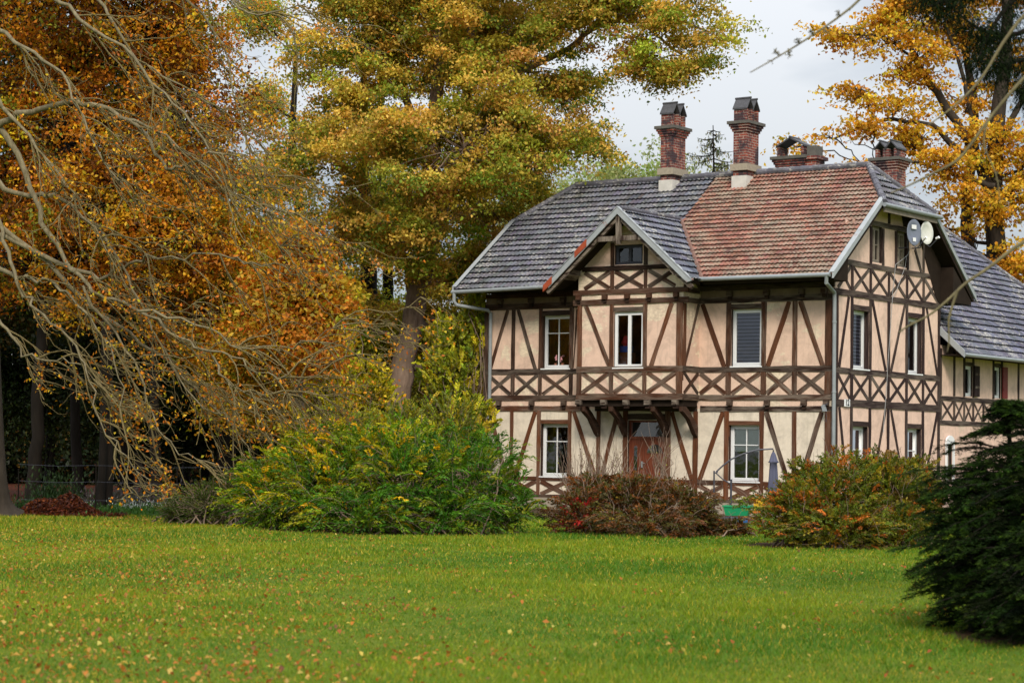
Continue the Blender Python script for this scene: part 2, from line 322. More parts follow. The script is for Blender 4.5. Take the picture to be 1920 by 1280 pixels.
def caps(name,pts,r,mat,parent,step=.36,off=(0,0,0),col=None,half=False):
    mb=MB(); pts=[np.array(p,float)-np.array(off) for p in pts]
    for a,b in zip(pts[:-1],pts[1:]):
        L=np.linalg.norm(b-a); n=max(1,int(L/step)); d=(b-a)/L
        for i in range(n):
            p=a+(b-a)*i/n; q=a+(b-a)*(i+1)/n+d*.03; t=random.uniform(.8,1.2)
            mb.tube([p,q],[r*random.uniform(.97,1.03),r*.86],10,tuple(c*t for c in (col or (.1,.1,.125))))
    return mb.build(name,mat,parent,smooth=False)

# ================================================================== THE HOUSE (local frame: x along the front, y into the depth)
STONED=plain('sooty_stone',(.10,.095,.085),.9,.2,0,.5,9); WHITE2=plain('limewash',(.52,.50,.46),.8,.2,0,.3,6)
EINF=plain('grimy_shaded_infill',(.17,.125,.085),.95,.1,0,.55,3)  # weathered brown infill, with the shade under the eaves also put into its colour
VALLEY=plain('valley_mortar',(.17,.10,.08),.9,.2,0,.5,5)
house=thing('timber_framed_house','tall half-timbered house with peach plaster, grey and red tiled roof and a jettied gabled bay','house',HC,-YAW)
XL=-11.7; WD=6.91; g2=lambda x,y:FR(x,y)
# window openings: (a0,a1,z0,z1)
fx=lambda p,y=700,c=0.: FR(p,y,c)[0]
sy=lambda p,y=700,c=0.: SD(p,y,c)[0]
hF_up=[(fx(1016),fx(1068),4.16,5.73),(fx(1371),fx(1427.5),4.16,5.75)]
hF_gf=[(fx(1013.5,850),fx(1065,850),.97,2.52),(fx(1366,850),fx(1424.5,850),.95,2.51),(fx(1177,850),fx(1248,850),.12,2.64)]
hB=[(fx(1151,650,-.91),fx(1206,650,-.91),4.12,5.70),(fx(1153,480,-.91),fx(1205,480,-.91),7.06,7.62)]
hS_up=[(sy(1598.5),sy(1628.5),4.12,5.74),(sy(1701.5),sy(1728),4.12,5.74)]
hS_gf=[(sy(1596.5,840),sy(1627,840),.95,2.52),(sy(1700.5,840),sy(1727,840),.95,2.52)]
hS_at=[(sy(1634,460),sy(1653.5,460),7.16,8.18),(sy(1681,460),sy(1700,460),7.16,8.18)]
# --- walls
mb=MB(); wall(mb,M_front,XL,0,.35,2.97,hF_gf); tag(mb.build('wall',[PL_GF,TIMB],house),'cream plastered ground floor front wall')
mb=MB(); wall(mb,M_front,XL,-7.74,2.97,6.40,[hF_up[0]]); wall(mb,M_front,-4.21,0,2.97,6.40,[hF_up[1]]); wall(mb,M_front,-7.74,-4.21,2.97,3.2,[])
mb.build('wall',[PL_UP,TIMB],house)['label']='peach plastered upper front wall'
mb=MB(); wall(mb,M_side,0.0,WD,.35,6.2,hS_up+hS_gf,th=.22); wall(mb,M_side,.0,WD,6.2,7.1,[]); 
wall(mb,M_side,1.1,5.65,7.1,8.25,hS_at); mb.quad([M_side(0.0,7.1,0),M_side(1.1,7.1,0),M_side(1.1,7.98,0)]); mb.quad([M_side(5.65,7.1,0),M_side(WD,7.1,0),M_side(WD,7.4,0),M_side(5.65,8.25,0)])
mb.quad([M_side(1.1,7.98,0),M_side(1.1,8.25,0),M_side(1.45,8.25,0)]); mb.quad([M_side(1.4,8.25,0),M_side(5.65,8.25,0),M_side(5.3,8.72,0),M_side(2.1,8.72,0)])
mb.build('wall',[PL_SD,TIMS],house)['label']='pink plastered gable side wall'
mb=MB(); mb.box(XL,-.24,WD-.22,WD,.35,7.3); mb.box(XL,XL+.22,.24,WD-.24,.35,7.2); mb.prism([(XL,.0,7.1),(XL,WD,7.1),(XL,WD,7.5),(XL,5.4,8.6),(XL,2.1,8.6)],(.2,0,0)); mb.build('wall',PL_UP,house)['label']='plastered back and far end walls'
mb=MB(); mb.box(XL-.04,.04,-.05,WD+.04,-.1,.34); mb.build('plinth',STONE,house)
mb=MB(); mb.box(XL+.25,-.25,.35,WD-.25,2.9,3.0); mb.box(XL+.25,-.25,.35,WD-.25,6.2,6.3); mb.box(-7.6,-4.4,-.6,.3,3.25,3.3); mb.box(XL+.25,-.25,3.4,3.5,.4,6.2); mb.box(-3.6,-3.5,.25,3.3,.4,6.2); mb.box(-8,-7.9,.25,3.3,.4,6.2)
mb.build('floor',INSIDE,house)
# --- jettied bay
mb=MB(); wall(mb,M_bay,-7.74,-4.21,3.2,6.2,[hB[0]],th=.16); wall(mb,M_bay,-7.1,-4.86,6.2,7.62,[hB[1]],th=.16)
for s in (1,-1):
    xo,xi=-5.975-s*1.765,-5.975-s*1.125; mb.quad([M_bay(xo,6.2,0),M_bay(xi,6.2,0),M_bay(xi,7.62,0),M_bay(xo,7.0,0)])
mb.quad([M_bay(-7.1,7.62,0),M_bay(-4.85,7.62,0),M_bay(-5.975,8.5,0)])
wall(mb,M_cheek,-.91,0,3.2,6.9,[],th=.16); wall(mb,lambda a,z,h:(-7.74-h,a,z),-.91,0,3.2,6.9,[],th=.16)
mb.build('bay_wall',[PL_BAY,TIMB],house)
mb=MB(); mb.box(-7.72,-4.25,-.84,-.03,3.02,3.2); mb.build('bay_floor',BOARD,house)
# --- timbers of the front
T=MB(); b=lambda a0,z0,a1,z1,w=.14,pr=.03,red=.25,gr=.2: beam(T,M_front,a0,z0,a1,z1,w,pr,red,gr)
zS,zF,zP=4.07,3.29,6.02                     # sill rail, floor beam, wall plate
P_=dict(c0=fx(912),p1=fx(962),w1=fx(1013),w2=fx(1071),j0=fx(1087),j1=-4.21,w3=fx(1366),w4=fx(1432),p2=fx(1490),c1=fx(1554))
for (a0,a1) in ((XL,-7.74),(-4.21,0.02)):
    b(a0,zS,a1,zS,.16,.024,.05,.4); b(a0,zF,a1,zF,.15,.034,.1,.5); b(a0,zP,a1,zP,.17,.034,.0,.35); b(a0,6.36,a1,6.36,.15,.034,0,.1)
b(XL,2.97,-7.9,2.97,.15,.028,.3,.3); b(-7.7,2.97,-4.25,2.97,.15,.028,.1,.1); b(-4.15,2.97,.02,2.97,.15,.028,.15,.5)
for k,w in (('c0',.17),('p1',.12),('w1',.12),('w2',.13),('w3',.15),('w4',.15),('p2',.15),('c1',.22)):
    r=.15 if k in('c0','p1','w1','w2') else .42
    b(P_[k],zS+.08,P_[k],zP-.08,w,.03,r,.25); b(P_[k],zF+.08,P_[k],zS-.08,w,.031,r*.7,.3)
b(fx(1076,620)-.0,zS+.1,fx(1083,520),5.9,.05,.012)
for (x0,x1) in ((952.5,919),(972,1004)): b(FR(x0,583)[0],5.93,FR(x1,690)[0],4.15,.12,.02,.15,.2)
for (x0,x1) in ((1317.5,1358),(1480,1440),(1501,1543)): b(FR(x0,568)[0],5.93,FR(x1,687)[0],4.15,.14,.02,.45,.2)
ks=['c0','p1','w1','w2']
for i in range(3): xpanel(T,M_front,P_[ks[i]]+.07,P_[ks[i+1]]-.07,zF+.08,zS-.08,.10,.1,.2)
for (u,v) in ((-4.19,P_['w3']-.08),(P_['w3']+.08,P_['w4']-.08),(P_['w4']+.08,P_['p2']-.08),(P_['p2']+.08,P_['c1']-.11)): xpanel(T,M_front,u,v,zF+.08,zS-.08,.12,.25,.45)
for h in hF_up: b(h[0]-.02,h[3]+.075,h[1]+.02,h[3]+.075,.14,.018,.1,.3)
# ground floor
gp=[(912,.16),(959,.10),(1010,.12),(1068,.12),(1122,.13),(1172.5,.16),(1252,.18),(1304,.15),(1362,.14),(1428,.13),(1489,.12),(1553,.20)]
gx=[fx(p,850) for p,_ in gp]
for (p,w),x in zip(gp,gx): b(x,.42,x,2.9,w,.03,.75 if 1000<p<1370 else .45,.15)
zR=.90
for i,(u,v) in enumerate(zip(gx[:-1],gx[1:])):
    if i==5: continue
    b(u+.07,zR,v-.07,zR,.12,.02,.35,.1); xpanel(T,M_front,u+.07,v-.07,.42,zR-.06,.11,.6,.1)
b(XL,.36,gx[5],.36,.16,.026,.2,.3); b(gx[6],.36,0,.36,.16,.026,.2,.3)
for (x0,x1) in ((919,948),(1004,966),(1076,1117),(1159,1127),(1260,1297),(1356,1312),(1437,1478),(1541,1500)):
    b(FR(x0,775)[0],2.88,FR(x1,897)[0],.97,.13,.02,.7 if x0<1400 else .2,.1 if x0<1400 else .55)
for h in hF_gf[:2]: b(h[0]-.02,h[3]+.065,h[1]+.02,h[3]+.065,.12,.018,.55,.1)
b(hF_gf[2][0],2.74,hF_gf[2][1],2.74,.16,.018,.1,.1)
T.build('timber_frame',TIMB,house)['label']='brown oak framing of the front wall'
# bay timbers
T=MB(); zc=lambda x:8.42-.87*abs(x+5.975)
b=lambda a0,z0,a1,z1,w=.14,pr=.03,red=.45,gr=.2: beam(T,M_bay,a0,z0,a1,z1,w,pr,red,gr)
Lb,Rb=-7.74+.07,-4.21-.10; q1,q2=fx(1147.5,600,-.91),fx(1210,600,-.91)
for z,w,rd in ((zS,.16,.2),(zF,.17,.35),(6.0,.15,.35),(6.29,.15,.3),(6.96,.13,.1)):
    ex=.14 if 5.9<z<6.5 else 0
    if z<6.9: b(-7.76-ex,z,-4.19+ex,z,w,.036,rd,.35)
    else: b(-7.6,z,-4.35,z,w,.036,rd,.1)
for x,w,z1 in ((Lb,.15,6.0),(q1,.13,6.0),(q2,.13,6.0),(Rb,.20,6.0)): b(x,zF+.08,x,zS-.08,w,.031,.35,.2); b(x,zS+.08,x,z1-.08,w,.03,.6,.2)
for x in (q1,q2): b(x,6.37,x,6.89,.11,.031,.2,.1); b(x,7.03,x,7.70,.12,.03,.1,.1)
b(fx(1098.7,575,-.91),5.92,fx(1143,688,-.91),4.15,.13,.02,.3,.5); b(fx(1260,570,-.91),5.92,fx(1221,688,-.91),4.15,.13,.02,.75,.2)
for u,v in ((Lb+.08,q1-.07),(q1+.07,q2-.07),(q2+.07,Rb-.1)): xpanel(T,M_bay,u,v,zF+.09,zS-.08,.115,.4,.5); xpanel(T,M_bay,max(u,-7.55),min(v,-4.45),6.37,6.89,.11,.1,.1)
b(q1,5.78,q2,5.78,.13,.018,.1,.4)
c=lambda a0,z0,a1,z1,w=.12,pr=.03,red=.3,gr=.2: beam(T,M_cheek,a0,z0,a1,z1,w,pr,red,gr)
for z in (zS,zF,6.0,6.29): c(-.93,z,-.02,z,.15,.026,.1,.4)
c(FR(1308,572)[0]*0-.07,5.92,-.83,4.15,.10,.02,.3,.5); xpanel(T,M_cheek,-.86,-.04,zF+.08,zS-.08,.09,.2,.3); c(-.84,zS+.08,-.84,5.9,.13,.03,.5,.1); c(-.05,6.4,-.8,7.0,.12,.02); c(-.84,6.35,-.84,7.0,.12,.03)
T.build('bay_timber_frame',TIMB,house)['label']='reddish brown framing of the jettied bay'
# side timbers
T=MB(); c=lambda a0,z0,a1,z1,w=.12,pr=.03,red=.1,gr=.1: beam(T,M_side,a0,z0,a1,z1,w,pr,red,gr)
sp=[.16,sy(1596),sy(1630.6),sy(1665),sy(1699),sy(1730),WD-.07]
c(0,4.04,WD,4.04,.16,.024,.05,.3); c(0,3.15,WD,3.15,.20,.026,.05,.1); c(0,6.18,WD,6.18,.17,.026,0,.5); c(.62,7.03,WD-.3,7.03,.15,.026,0,.4)
for i,x in enumerate(sp):
    w=.15 if i in(0,6) else .13
    c(x,3.25,x,3.96,w,.031); c(x,4.12,x,6.1,w,.03); c(x,.42,x,3.05,w,.03)
for x in sp[1:6]: c(x,6.27,x,6.95,.11,.031)
for i in range(6): xpanel(T,M_side,sp[i]+.06,sp[i+1]-.06,3.25,3.96,.095,.05,.15); xpanel(T,M_side,sp[i]+.06,sp[i+1]-.06,6.27,6.95,.095,.05,.3)
for (x0,y0,x1,y1) in ((1591,557,1573,660),(1635,565,1660,690),(1696,575,1670,690),(1737,582,1757,703)): c(SD(x0,y0)[0],6.08,SD(x1,y1)[0],4.13,.115,.02)
for (x0,x1) in ((1573,1586),(1660,1636),(1670,1693),(1757,1733)): c(SD(x0,775)[0],3.03,SD(x1,890)[0],.97,.115,.02)
c(0,.36,WD,.36,.16,.024); c(0,.9,WD,.9,.12,.02)
for h in hS_up+hS_gf: c(h[0]-.02,h[3]+.075,h[1]+.02,h[3]+.075,.14,.018)
for h in hS_at:
    for x in (h[0]-.06,h[1]+.06): c(x,7.11,x,8.16,.12,.03)
c(1.6,8.25,5.0,8.25,.14,.026,0,.4); c(sy(1666.6,405),8.33,sy(1666.6,405),8.7,.12,.03)
c(sy(1731,490),7.11,sy(1731,490),8.1,.12,.03,.1,.4); c(SD(1715,465)[0],7.75,SD(1727,510)[0],7.11,.11,.02,.1,.4)
T.build('timber_frame',TIMS,house)['label']='dark framing of the gable side wall'
# joist ends
def joist(M,x,z,w=.14,h=.15,out=.13,col=(.1,.4,.5),mat=TIMB):
    mb=MB(); mb.prism([M(x-w/2,z-h/2,-.02),M(x+w/2,z-h/2,-.02),M(x+w/2,z+h/2,-.02),M(x-w/2,z+h/2,-.02)],np.array(M(x,z,out))-np.array(M(x,z,-.02)),col)
    mb.prism([M(x-w/2+.015,z-h/2-.10,-.02),M(x+w/2-.015,z-h/2-.10,-.02),M(x+w/2-.015,z-h/2-.002,-.02),M(x-w/2+.015,z-h/2-.002,-.02)],np.array(M(x,z,out*.6))-np.array(M(x,z,-.02)),(0,0,0))
    mb.build('joist_end',mat,house)
for p in (937,999,1059): joist(M_front,fx(p,755),3.135)
for p in (1370,1440,1509,1551): joist(M_front,fx(p,755),3.135)
for p in (941,999,1059,1371,1440,1506,1548): joist(M_front,fx(p,548),6.19,.15,.15,.16)
for p in (1087,1134,1176,1216,1268): joist(M_bay,fx(p,755,-.91),3.125,.16,.14,.13,(0.,1.,.5))
for p in (1087,1136,1178,1219,1270): joist(M_bay,fx(p,548,-.91),6.145,.14,.13,.12,(.3,.1,.5))
# brackets under the bay
for x in [fx(p,812) for p in (1122,1174,1252,1306)]:
    x0=x; mb=MB(); w=.07; A=[(0.02,1.98),(-.03,1.98),(-.12,2.30),(-.38,2.62),(-.86,2.88),(-.90,3.0),(-.66,3.0),(-.30,2.80),(-.06,2.52),(.02,2.40)]
    A=[(a,z) for a,z in [(-.035,2.16),(-.15,2.24),(-.50,2.66),(-.86,2.88),(-.86,3.015),(-.70,3.015),(-.44,2.84),(-.035,2.46)]]
    mb.prism([(x0-w,a,z) for a,z in A],(2*w,0,0),(.15,.1,.5)); mb.build('bay_bracket',TIMB,house)
# dark soffits and boards under the eaves
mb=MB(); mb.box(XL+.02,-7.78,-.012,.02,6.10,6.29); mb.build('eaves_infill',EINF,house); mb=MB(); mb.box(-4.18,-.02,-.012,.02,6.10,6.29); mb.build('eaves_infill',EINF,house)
mb=MB(); 
for (a0,a1) in ((XL,-7.9),(-4.05,.0)): mb.box(a0,a1,-.05,.02,6.44,7.2)
mb.prism([(.42,-.92,6.42),(.42,.0,6.42),(.42,0,7.1)],(-.43,0,0)); mb.prism([(.42,WD+.02,6.30),(.42,8.25,6.30),(.42,8.25,6.42),(.42,WD+.02,7.35)],(-12.5,0,0))
mb.prism([(0.028,5.72,7.70),(0.028,6.55,6.5),(0.028,WD,6.2),(.028,WD,7.42),(.028,5.45,8.52),(.028,5.3,8.68),(.028,4.2,8.68),(.028,4.35,8.34),(.028,5.2,8.34)],(-.02,0,0))
mb.build('eaves_boarding',BOARD,house)
mb=MB()
for i in range(17):                                       # rafter feet showing under the front eaves
    x=XL+.1+i*.73
    if -8.0<x<-4.0: continue
    mb.hexa([(x-.05,-.80,6.40),(x+.05,-.80,6.40),(x+.05,-.80,6.50),(x-.05,-.80,6.50),(x-.05,.0,6.98),(x+.05,.0,6.98),(x+.05,.0,7.08),(x-.05,.0,7.08)],(.0,.15,.5)); mb.build('rafter_foot',TIMB,house); mb=MB()
# --- windows and door
w=window(house,M_front,*hF_up[0],mull=(.5,),trans=(.68,),set_=.14); w['label']='white window with glazing bars above the left end'
w=window(house,M_front,*hF_up[1],blind=('zebra',0)); w['label']='white window filled by a striped purple-grey blind'
w=window(house,M_bay,*hB[0],two=True,set_=.05,fw=.045); w['label']='tall two-leaf white window of the bay'
w=window(house,M_bay,*hB[1],two=True,mat=METD,set_=.07,sill=False,fw=.04); w['label']='small dark attic window in the bay gable'
w=window(house,M_front,*hF_gf[0],mull=(.5,),trans=(.68,),set_=.14); w['label']='white ground floor window left of the door'
w=window(house,M_front,*hF_gf[1],mull=(.5,),trans=(.66,),blind=('cloth',1.78),set_=.13); w['label']='white ground floor window with half-drawn pale blind'
w=window(house,M_side,*hS_up[0],blind=('zebra',0),set_=.15); w['label']='gable side upper window with striped blind'
w=window(house,M_side,*hS_up[1],set_=.15); w['label']='gable side upper window without blind'
w=window(house,M_side,*hS_gf[0],trans=(.6,),blind=('cloth',1.1),set_=.15); w['label']='gable side ground floor window with pale blind'
w=window(house,M_side,*hS_gf[1],trans=(.6,),blind=('white',0),set_=.15); w['label']='gable side ground floor window with white slatted blind'
for h,l in zip(hS_at,('attic window nearer the roof edge','attic window behind the satellite dishes')):
    w=window(house,M_side,*h,trans=(.5,),set_=.08,sill=False,fw=.05,mat=GREYB,two=True); w['label']=l
a0,a1,z0,z1=hF_gf[2]
mb=MB(); 
def fbox(mb,p,q,r,s,h0,h1): mb.box(p,q,-h0,-h1,r,s)
for (p,q,r,s) in ((a0,a0+.06,z0,z1),(a1-.06,a1,z0,z1),(a0+.06,a1-.06,z1-.06,z1),(a0+.06,a1-.06,2.10,2.17)): fbox(mb,p,q,r,s,-.08,-.16)
dr=mb.build('door',DOORM,house); dr['label']='brown front door under a glazed fanlight'
mb=MB(); fbox(mb,a0+.06,a1-.06,z0,2.10,-.105,-.15); xs=(a0+.40)
for (p,q,r,s) in ((a0+.10,a0+.33,.25,.95),(a0+.44,a1-.14,.25,.75),(a0+.44,a1-.14,.84,1.30)): fbox(mb,p,q,r,s,-.094,-.107)
fbox(mb,a0+.36,a0+.40,z0+.02,2.08,-.09,-.104)
mb.build('door_leaf',DOORM,dr)
mb=MB(); mb.quad([(a0+.06,.125,2.17),(a1-.06,.125,2.17),(a1-.06,.125,z1-.06),(a0+.06,.125,z1-.06)]); mb.build('fanlight',GLASS,dr); mb=MB(); mb.quad([(a0+.06,.155,2.17),(a1-.06,.155,2.17),(a1-.06,.155,z1-.06),(a0+.06,.155,z1-.06)]); mb.quad([(x,.0925,z) for x,_,z in [(a0+.86+.26*math.cos(t),0,1.70+.25*math.sin(t)) for t in np.linspace(0,PI,17)]]); mb.quad([(a0+.165,.0925,1.06),(a0+.265,.0925,1.06),(a0+.265,.0925,1.85),(a0+.165,.0925,1.85)]); mb.build('dark_backing',BLK,dr)
mb=MB(); cx,cz,rr=a0+.86,1.70,.27
arc=[(cx+rr*math.cos(t),.0905,cz+rr*math.sin(t)*.95) for t in np.linspace(0,PI,17)]; mb.quad(arc)
mb.quad([(a0+.16,.0905,1.05),(a0+.27,.0905,1.05)]+[(a0+.215+.055*math.cos(t),.0905,1.85+.06*math.sin(t)) for t in np.linspace(0,PI,9)]); mb.build('door_glass',GLASS,dr)
mb=MB(); arc2=[(cx+(rr+.035)*math.cos(t),.10,cz-.02+(rr+.035)*math.sin(t)) for t in np.linspace(0,PI,17)]; mb.prism(arc2,(0,-.006,0)); mb.prism([(a0+.13,.10,1.02),(a0+.30,.10,1.02)]+[(a0+.215+.085*math.cos(t),.10,1.85+.09*math.sin(t)) for t in np.linspace(0,PI,9)],(0,-.006,0)); mb.build('door_moulding',DOORM,dr)
mb=MB(); mb.box(a0+.42,a0+.46,.055,.093,1.28,1.46); mb.box(a0+.42,a0+.54,.045,.06,1.40,1.42); mb.build('handle',ZINC,dr)
mb=MB(); mb.box(a0-.1,a1+.1,-.55,.0,-.05,.12); mb.build('doorstep',STONE,house)
# --- roofs
ze,ye,k=6.50,-.95,.76; yr=3.73; zr=ze+k*(yr-ye); yb=2*yr-ye; sl=math.hypot(1,k); Vf=(0,1/sl,k/sl); Vb=(0,-1/sl,k/sl); vt=lambda z:(z-ze)/k*sl
GREY=(.115,.118,.14); REDT=(.215,.092,.064)
def colf(u,v):                                                  # the re-laid right half is red
    x=u; lim=-5.78+.25*math.sin(v*1.3)+( .12 if int(v/.3)%2 else 0)
    return REDT if x>lim else GREY
gl,gr,hl,hr=XL-.5,.45,-10.97,-.80; zh=8.78; yv=ye+(zh-ze)/k
vm_=vt(8.57); bx=-5.80
tile_roof('roof',(0,ye,ze),(1,0,0),Vf,[(gl,0),(-8.36,0),(-5.975,vm_),(bx,vm_-.2),(bx-.05,vt(zr)),(hl,vt(zr)),(gl,vt(zh))],lambda u,v:GREY,house,(TILE,TILER))['label']='grey tiled left half of the front roof slope'
tile_roof('roof',(0,ye,ze+.004),(1,0,0),Vf,[(bx,vm_-.2),(-3.6,0),(gr,0),(gr,vt(zh)),(hr,vt(zr)),(bx-.05,vt(zr))],lambda u,v:REDT,house,(TILE,TILER),row=.235,tw=.13,lift=.05)['label']='red tiled right half of the front roof slope'
back=[(gl,0),(gr,0),(gr,vt(zh)),(hr,vt(zr)),(hl,vt(zr)),(gl,vt(zh))]
tile_roof('roof',(0,yb,ze),(1,0,0),Vb,back,lambda u,v:GREY,house,(TILE,TILER),tw=.30,sub=4)['label']='rear roof slope'
for sx,xe,xr in ((1,gr+.08,hr),(-1,gl-.08,hl)):
    hy=yv; dz=zr-zh+.05; dx=abs(xe-xr); s2=math.hypot(dx,dz); z0=zh-.05
    O=(xe,yr,z0); U=(0,1,0); Vv=(-sx*dx/s2,0,dz/s2); hw=yr-yv+.06
    tile_roof('hip_roof',O,U,Vv,[(-hw,0),(hw,0),(0,s2)],lambda u,v:(.115,.118,.145),house,(TILE,TILER))['label']=('right' if sx>0 else 'left')+' half-hip slope'
    caps('hip_tiles',[(xe,yr-hw,z0+.05),(xr,yr,zr+.05)],.10,TILE,house); caps('hip_tiles',[(xe,yr+hw,z0+.05),(xr,yr,zr+.05)],.10,TILE,house)
    mb=MB(); mb.tube([(xe+sx*.07,yr-hw-.12,z0-.03),(xe+sx*.07,yr+hw+.2,z0-.03)],.062,10); mb.build('gutter',ZINC,house)
    mb=MB(); mb.box(min(xe-sx*.02,xe+sx*.03),max(xe-sx*.02,xe+sx*.03),yr-hw,yr+hw,z0-.22,z0-.04); mb.build('fascia',GREYB,house)
    # painted verge boards following both slopes, sides to the hip gutter
    for (ya,yc) in ((ye,yv),(yb,2*yr-yv)):
        X=gr if sx>0 else gl; s=1 if ya<yc else -1
        mb=MB(); P=[(X,ya-s*.06,ze-.06),(X,yc,zh-.0),(X,yc,zh+.14),(X,ya-s*.04,ze+.10)]; mb.prism(P,(sx*.05,0,0)); mb.prism([(X-.10*sx,ya-s*.05,ze+.102),(X-.10*sx,yc,zh+.142),(X+sx*.052,yc,zh+.142),(X+sx*.052,ya-s*.05,ze+.102)],(0,0,.018))
        mb.build('verge_board',BARGE,house)
caps('ridge_tiles',[(hl,yr,zr+.06),(hr,yr,zr+.06)],.11,TILE,house)
# bay gable roof
kz=.87; s3=math.hypot(1,kz); xa=-5.975; za=8.57; ym=-1.62; yj=ye+(za-ze)/k
for sx in (1,-1):
    O=(xa+sx*2.38,ym,za-2.38*kz); U=(0,1,0); Vv=(-sx/s3,0,kz/s3); lv=2.38*s3
    tile_roof('bay_roof',O,U,Vv,[(0,0),(ye-ym,0),(yj-ym,lv),(0,lv)],lambda u,v:(.10,.108,.145),house,(TILE,TILER),off=(0,0,0))
    # valley
    a=np.array((xa+sx*2.42,ye-.05,za-2.42*kz+.07)); c2=np.array((xa+sx*.1,yj-.05,za-.02)); mb=MB(); n=9
    for i in range(n):
        p=a+(c2-a)*i/n; q=a+(c2-a)*((i+1)/n+.02); mb.tube([p,q],[.07,.055],7)
    mb.build('valley_flashing',VALLEY,house)
    mb=MB(); y0=ym-.03
    P=[(xa,y0,za+.05),(xa,y0,za-.14),(xa+sx*2.30,y0,za-2.30*kz-.15),(xa+sx*2.46,y0,za-2.46*kz+.03)]
    mb.prism(P,(0,.05,0)); mb.prism([(xa,y0-.012,za+.06),(xa,y0+.12,za+.06),(xa+sx*2.46,y0+.12,za-2.46*kz+.05),(xa+sx*2.46,y0-.012,za-2.46*kz+.05)],(0,0,.02)); mb.build('verge_board',BARGE,house)
    mb=MB(); P=[(xa+sx*.08,y0+.075,za-.19),(xa+sx*.08,y0+.075,za-.36),(xa+sx*2.1,y0+.075,za-2.1*kz-.29),(xa+sx*2.38,y0+.075,za-2.38*kz-.27),(xa+sx*2.45,y0+.075,za-2.45*kz-.12)]
    mb.prism(P,(0,.10,0),(.0,1.,.5)); mb.build('gable_rafter',TIMB,house)
    mb=MB(); mb.hexa([(xa+sx*1.68,-.95,6.93),(xa+sx*1.84,-.95,6.80),(xa+sx*1.84,-.95,6.64),(xa+sx*1.68,-.95,6.78),(xa+sx*1.68,ym+.05,6.93),(xa+sx*1.84,ym+.05,6.80),(xa+sx*1.84,ym+.05,6.64),(xa+sx*1.68,ym+.05,6.78)],(.0,.8,.5)); mb.build('purlin_end',TIMB,house)
mb=MB(); mb.box(xa-.06,xa+.06,ym+.0,ym+.13,za-1.0,za-.2,(0,1,.5)); mb.build('king_post',TIMB,house)
mb=MB(); mb.box(xa-.95,xa+.95,ym+.03,ym+.12,za-.90,za-.76,(0,.9,.5)); mb.build('collar_beam',TIMB,house)
for (s_,e_) in ((2.20,2.50),(1.02,1.42)):
    mb=MB(); mb.hexa([(xa-s_,ym-.048,za-s_*kz-.13),(xa-s_,ym+.02,za-s_*kz-.13),(xa-s_,ym+.02,za-s_*kz+.085),(xa-s_,ym-.048,za-s_*kz+.085),(xa-e_,ym-.048,za-e_*kz-.10),(xa-e_,ym+.02,za-e_*kz-.10),(xa-e_,ym+.02,za-e_*kz+.085),(xa-e_,ym-.048,za-e_*kz+.085)]); mb.build('rusty_flashing',RUST,house)
caps('ridge_tiles',[(xa,ym+.1,za+.04),(xa,yj+.1,za+.04)],.08,TILE,house)
# gutters and downpipes
for (xa_,xb_,za_,zb_) in ((gl-.04,-8.50,6.44,6.50),(-3.95,.40,6.545,6.535)):
    mb=MB(); mb.tube([(xa_,ye-.07,za_),(xb_,ye-.07,zb_)],.06,10); mb.build('gutter',ZINC,house)
mb=MB(); q=lambda x,y:FR(x,y,-.14)
def pt(x,y,c): a,z=FR(x,y,c); return (a,c,z)
xd=fx(918.5,700,-.12)
mb.tube([(gl+.05,ye-.07,6.42),(gl+.05,ye-.07,6.16),(gl+.12,ye-.03,6.05),(xd-.05,-.2,5.93),(xd,-.12,5.84),(xd,-.12,.2)],.055,10); mb.build('downpipe',ZINC,house)
mb=MB(); mb.tube([(.30,ye-.07,6.5),(.28,ye-.05,6.32),(.10,-.16,6.12),(.09,-.13,5.9),(.09,-.13,.2)],.052,10); 
for z in (1.2,3.4,5.3): mb.tube([(.09,-.13,z),(.09,-.13,z+.05)],.062,10)
mb.build('downpipe',ZINC,house)
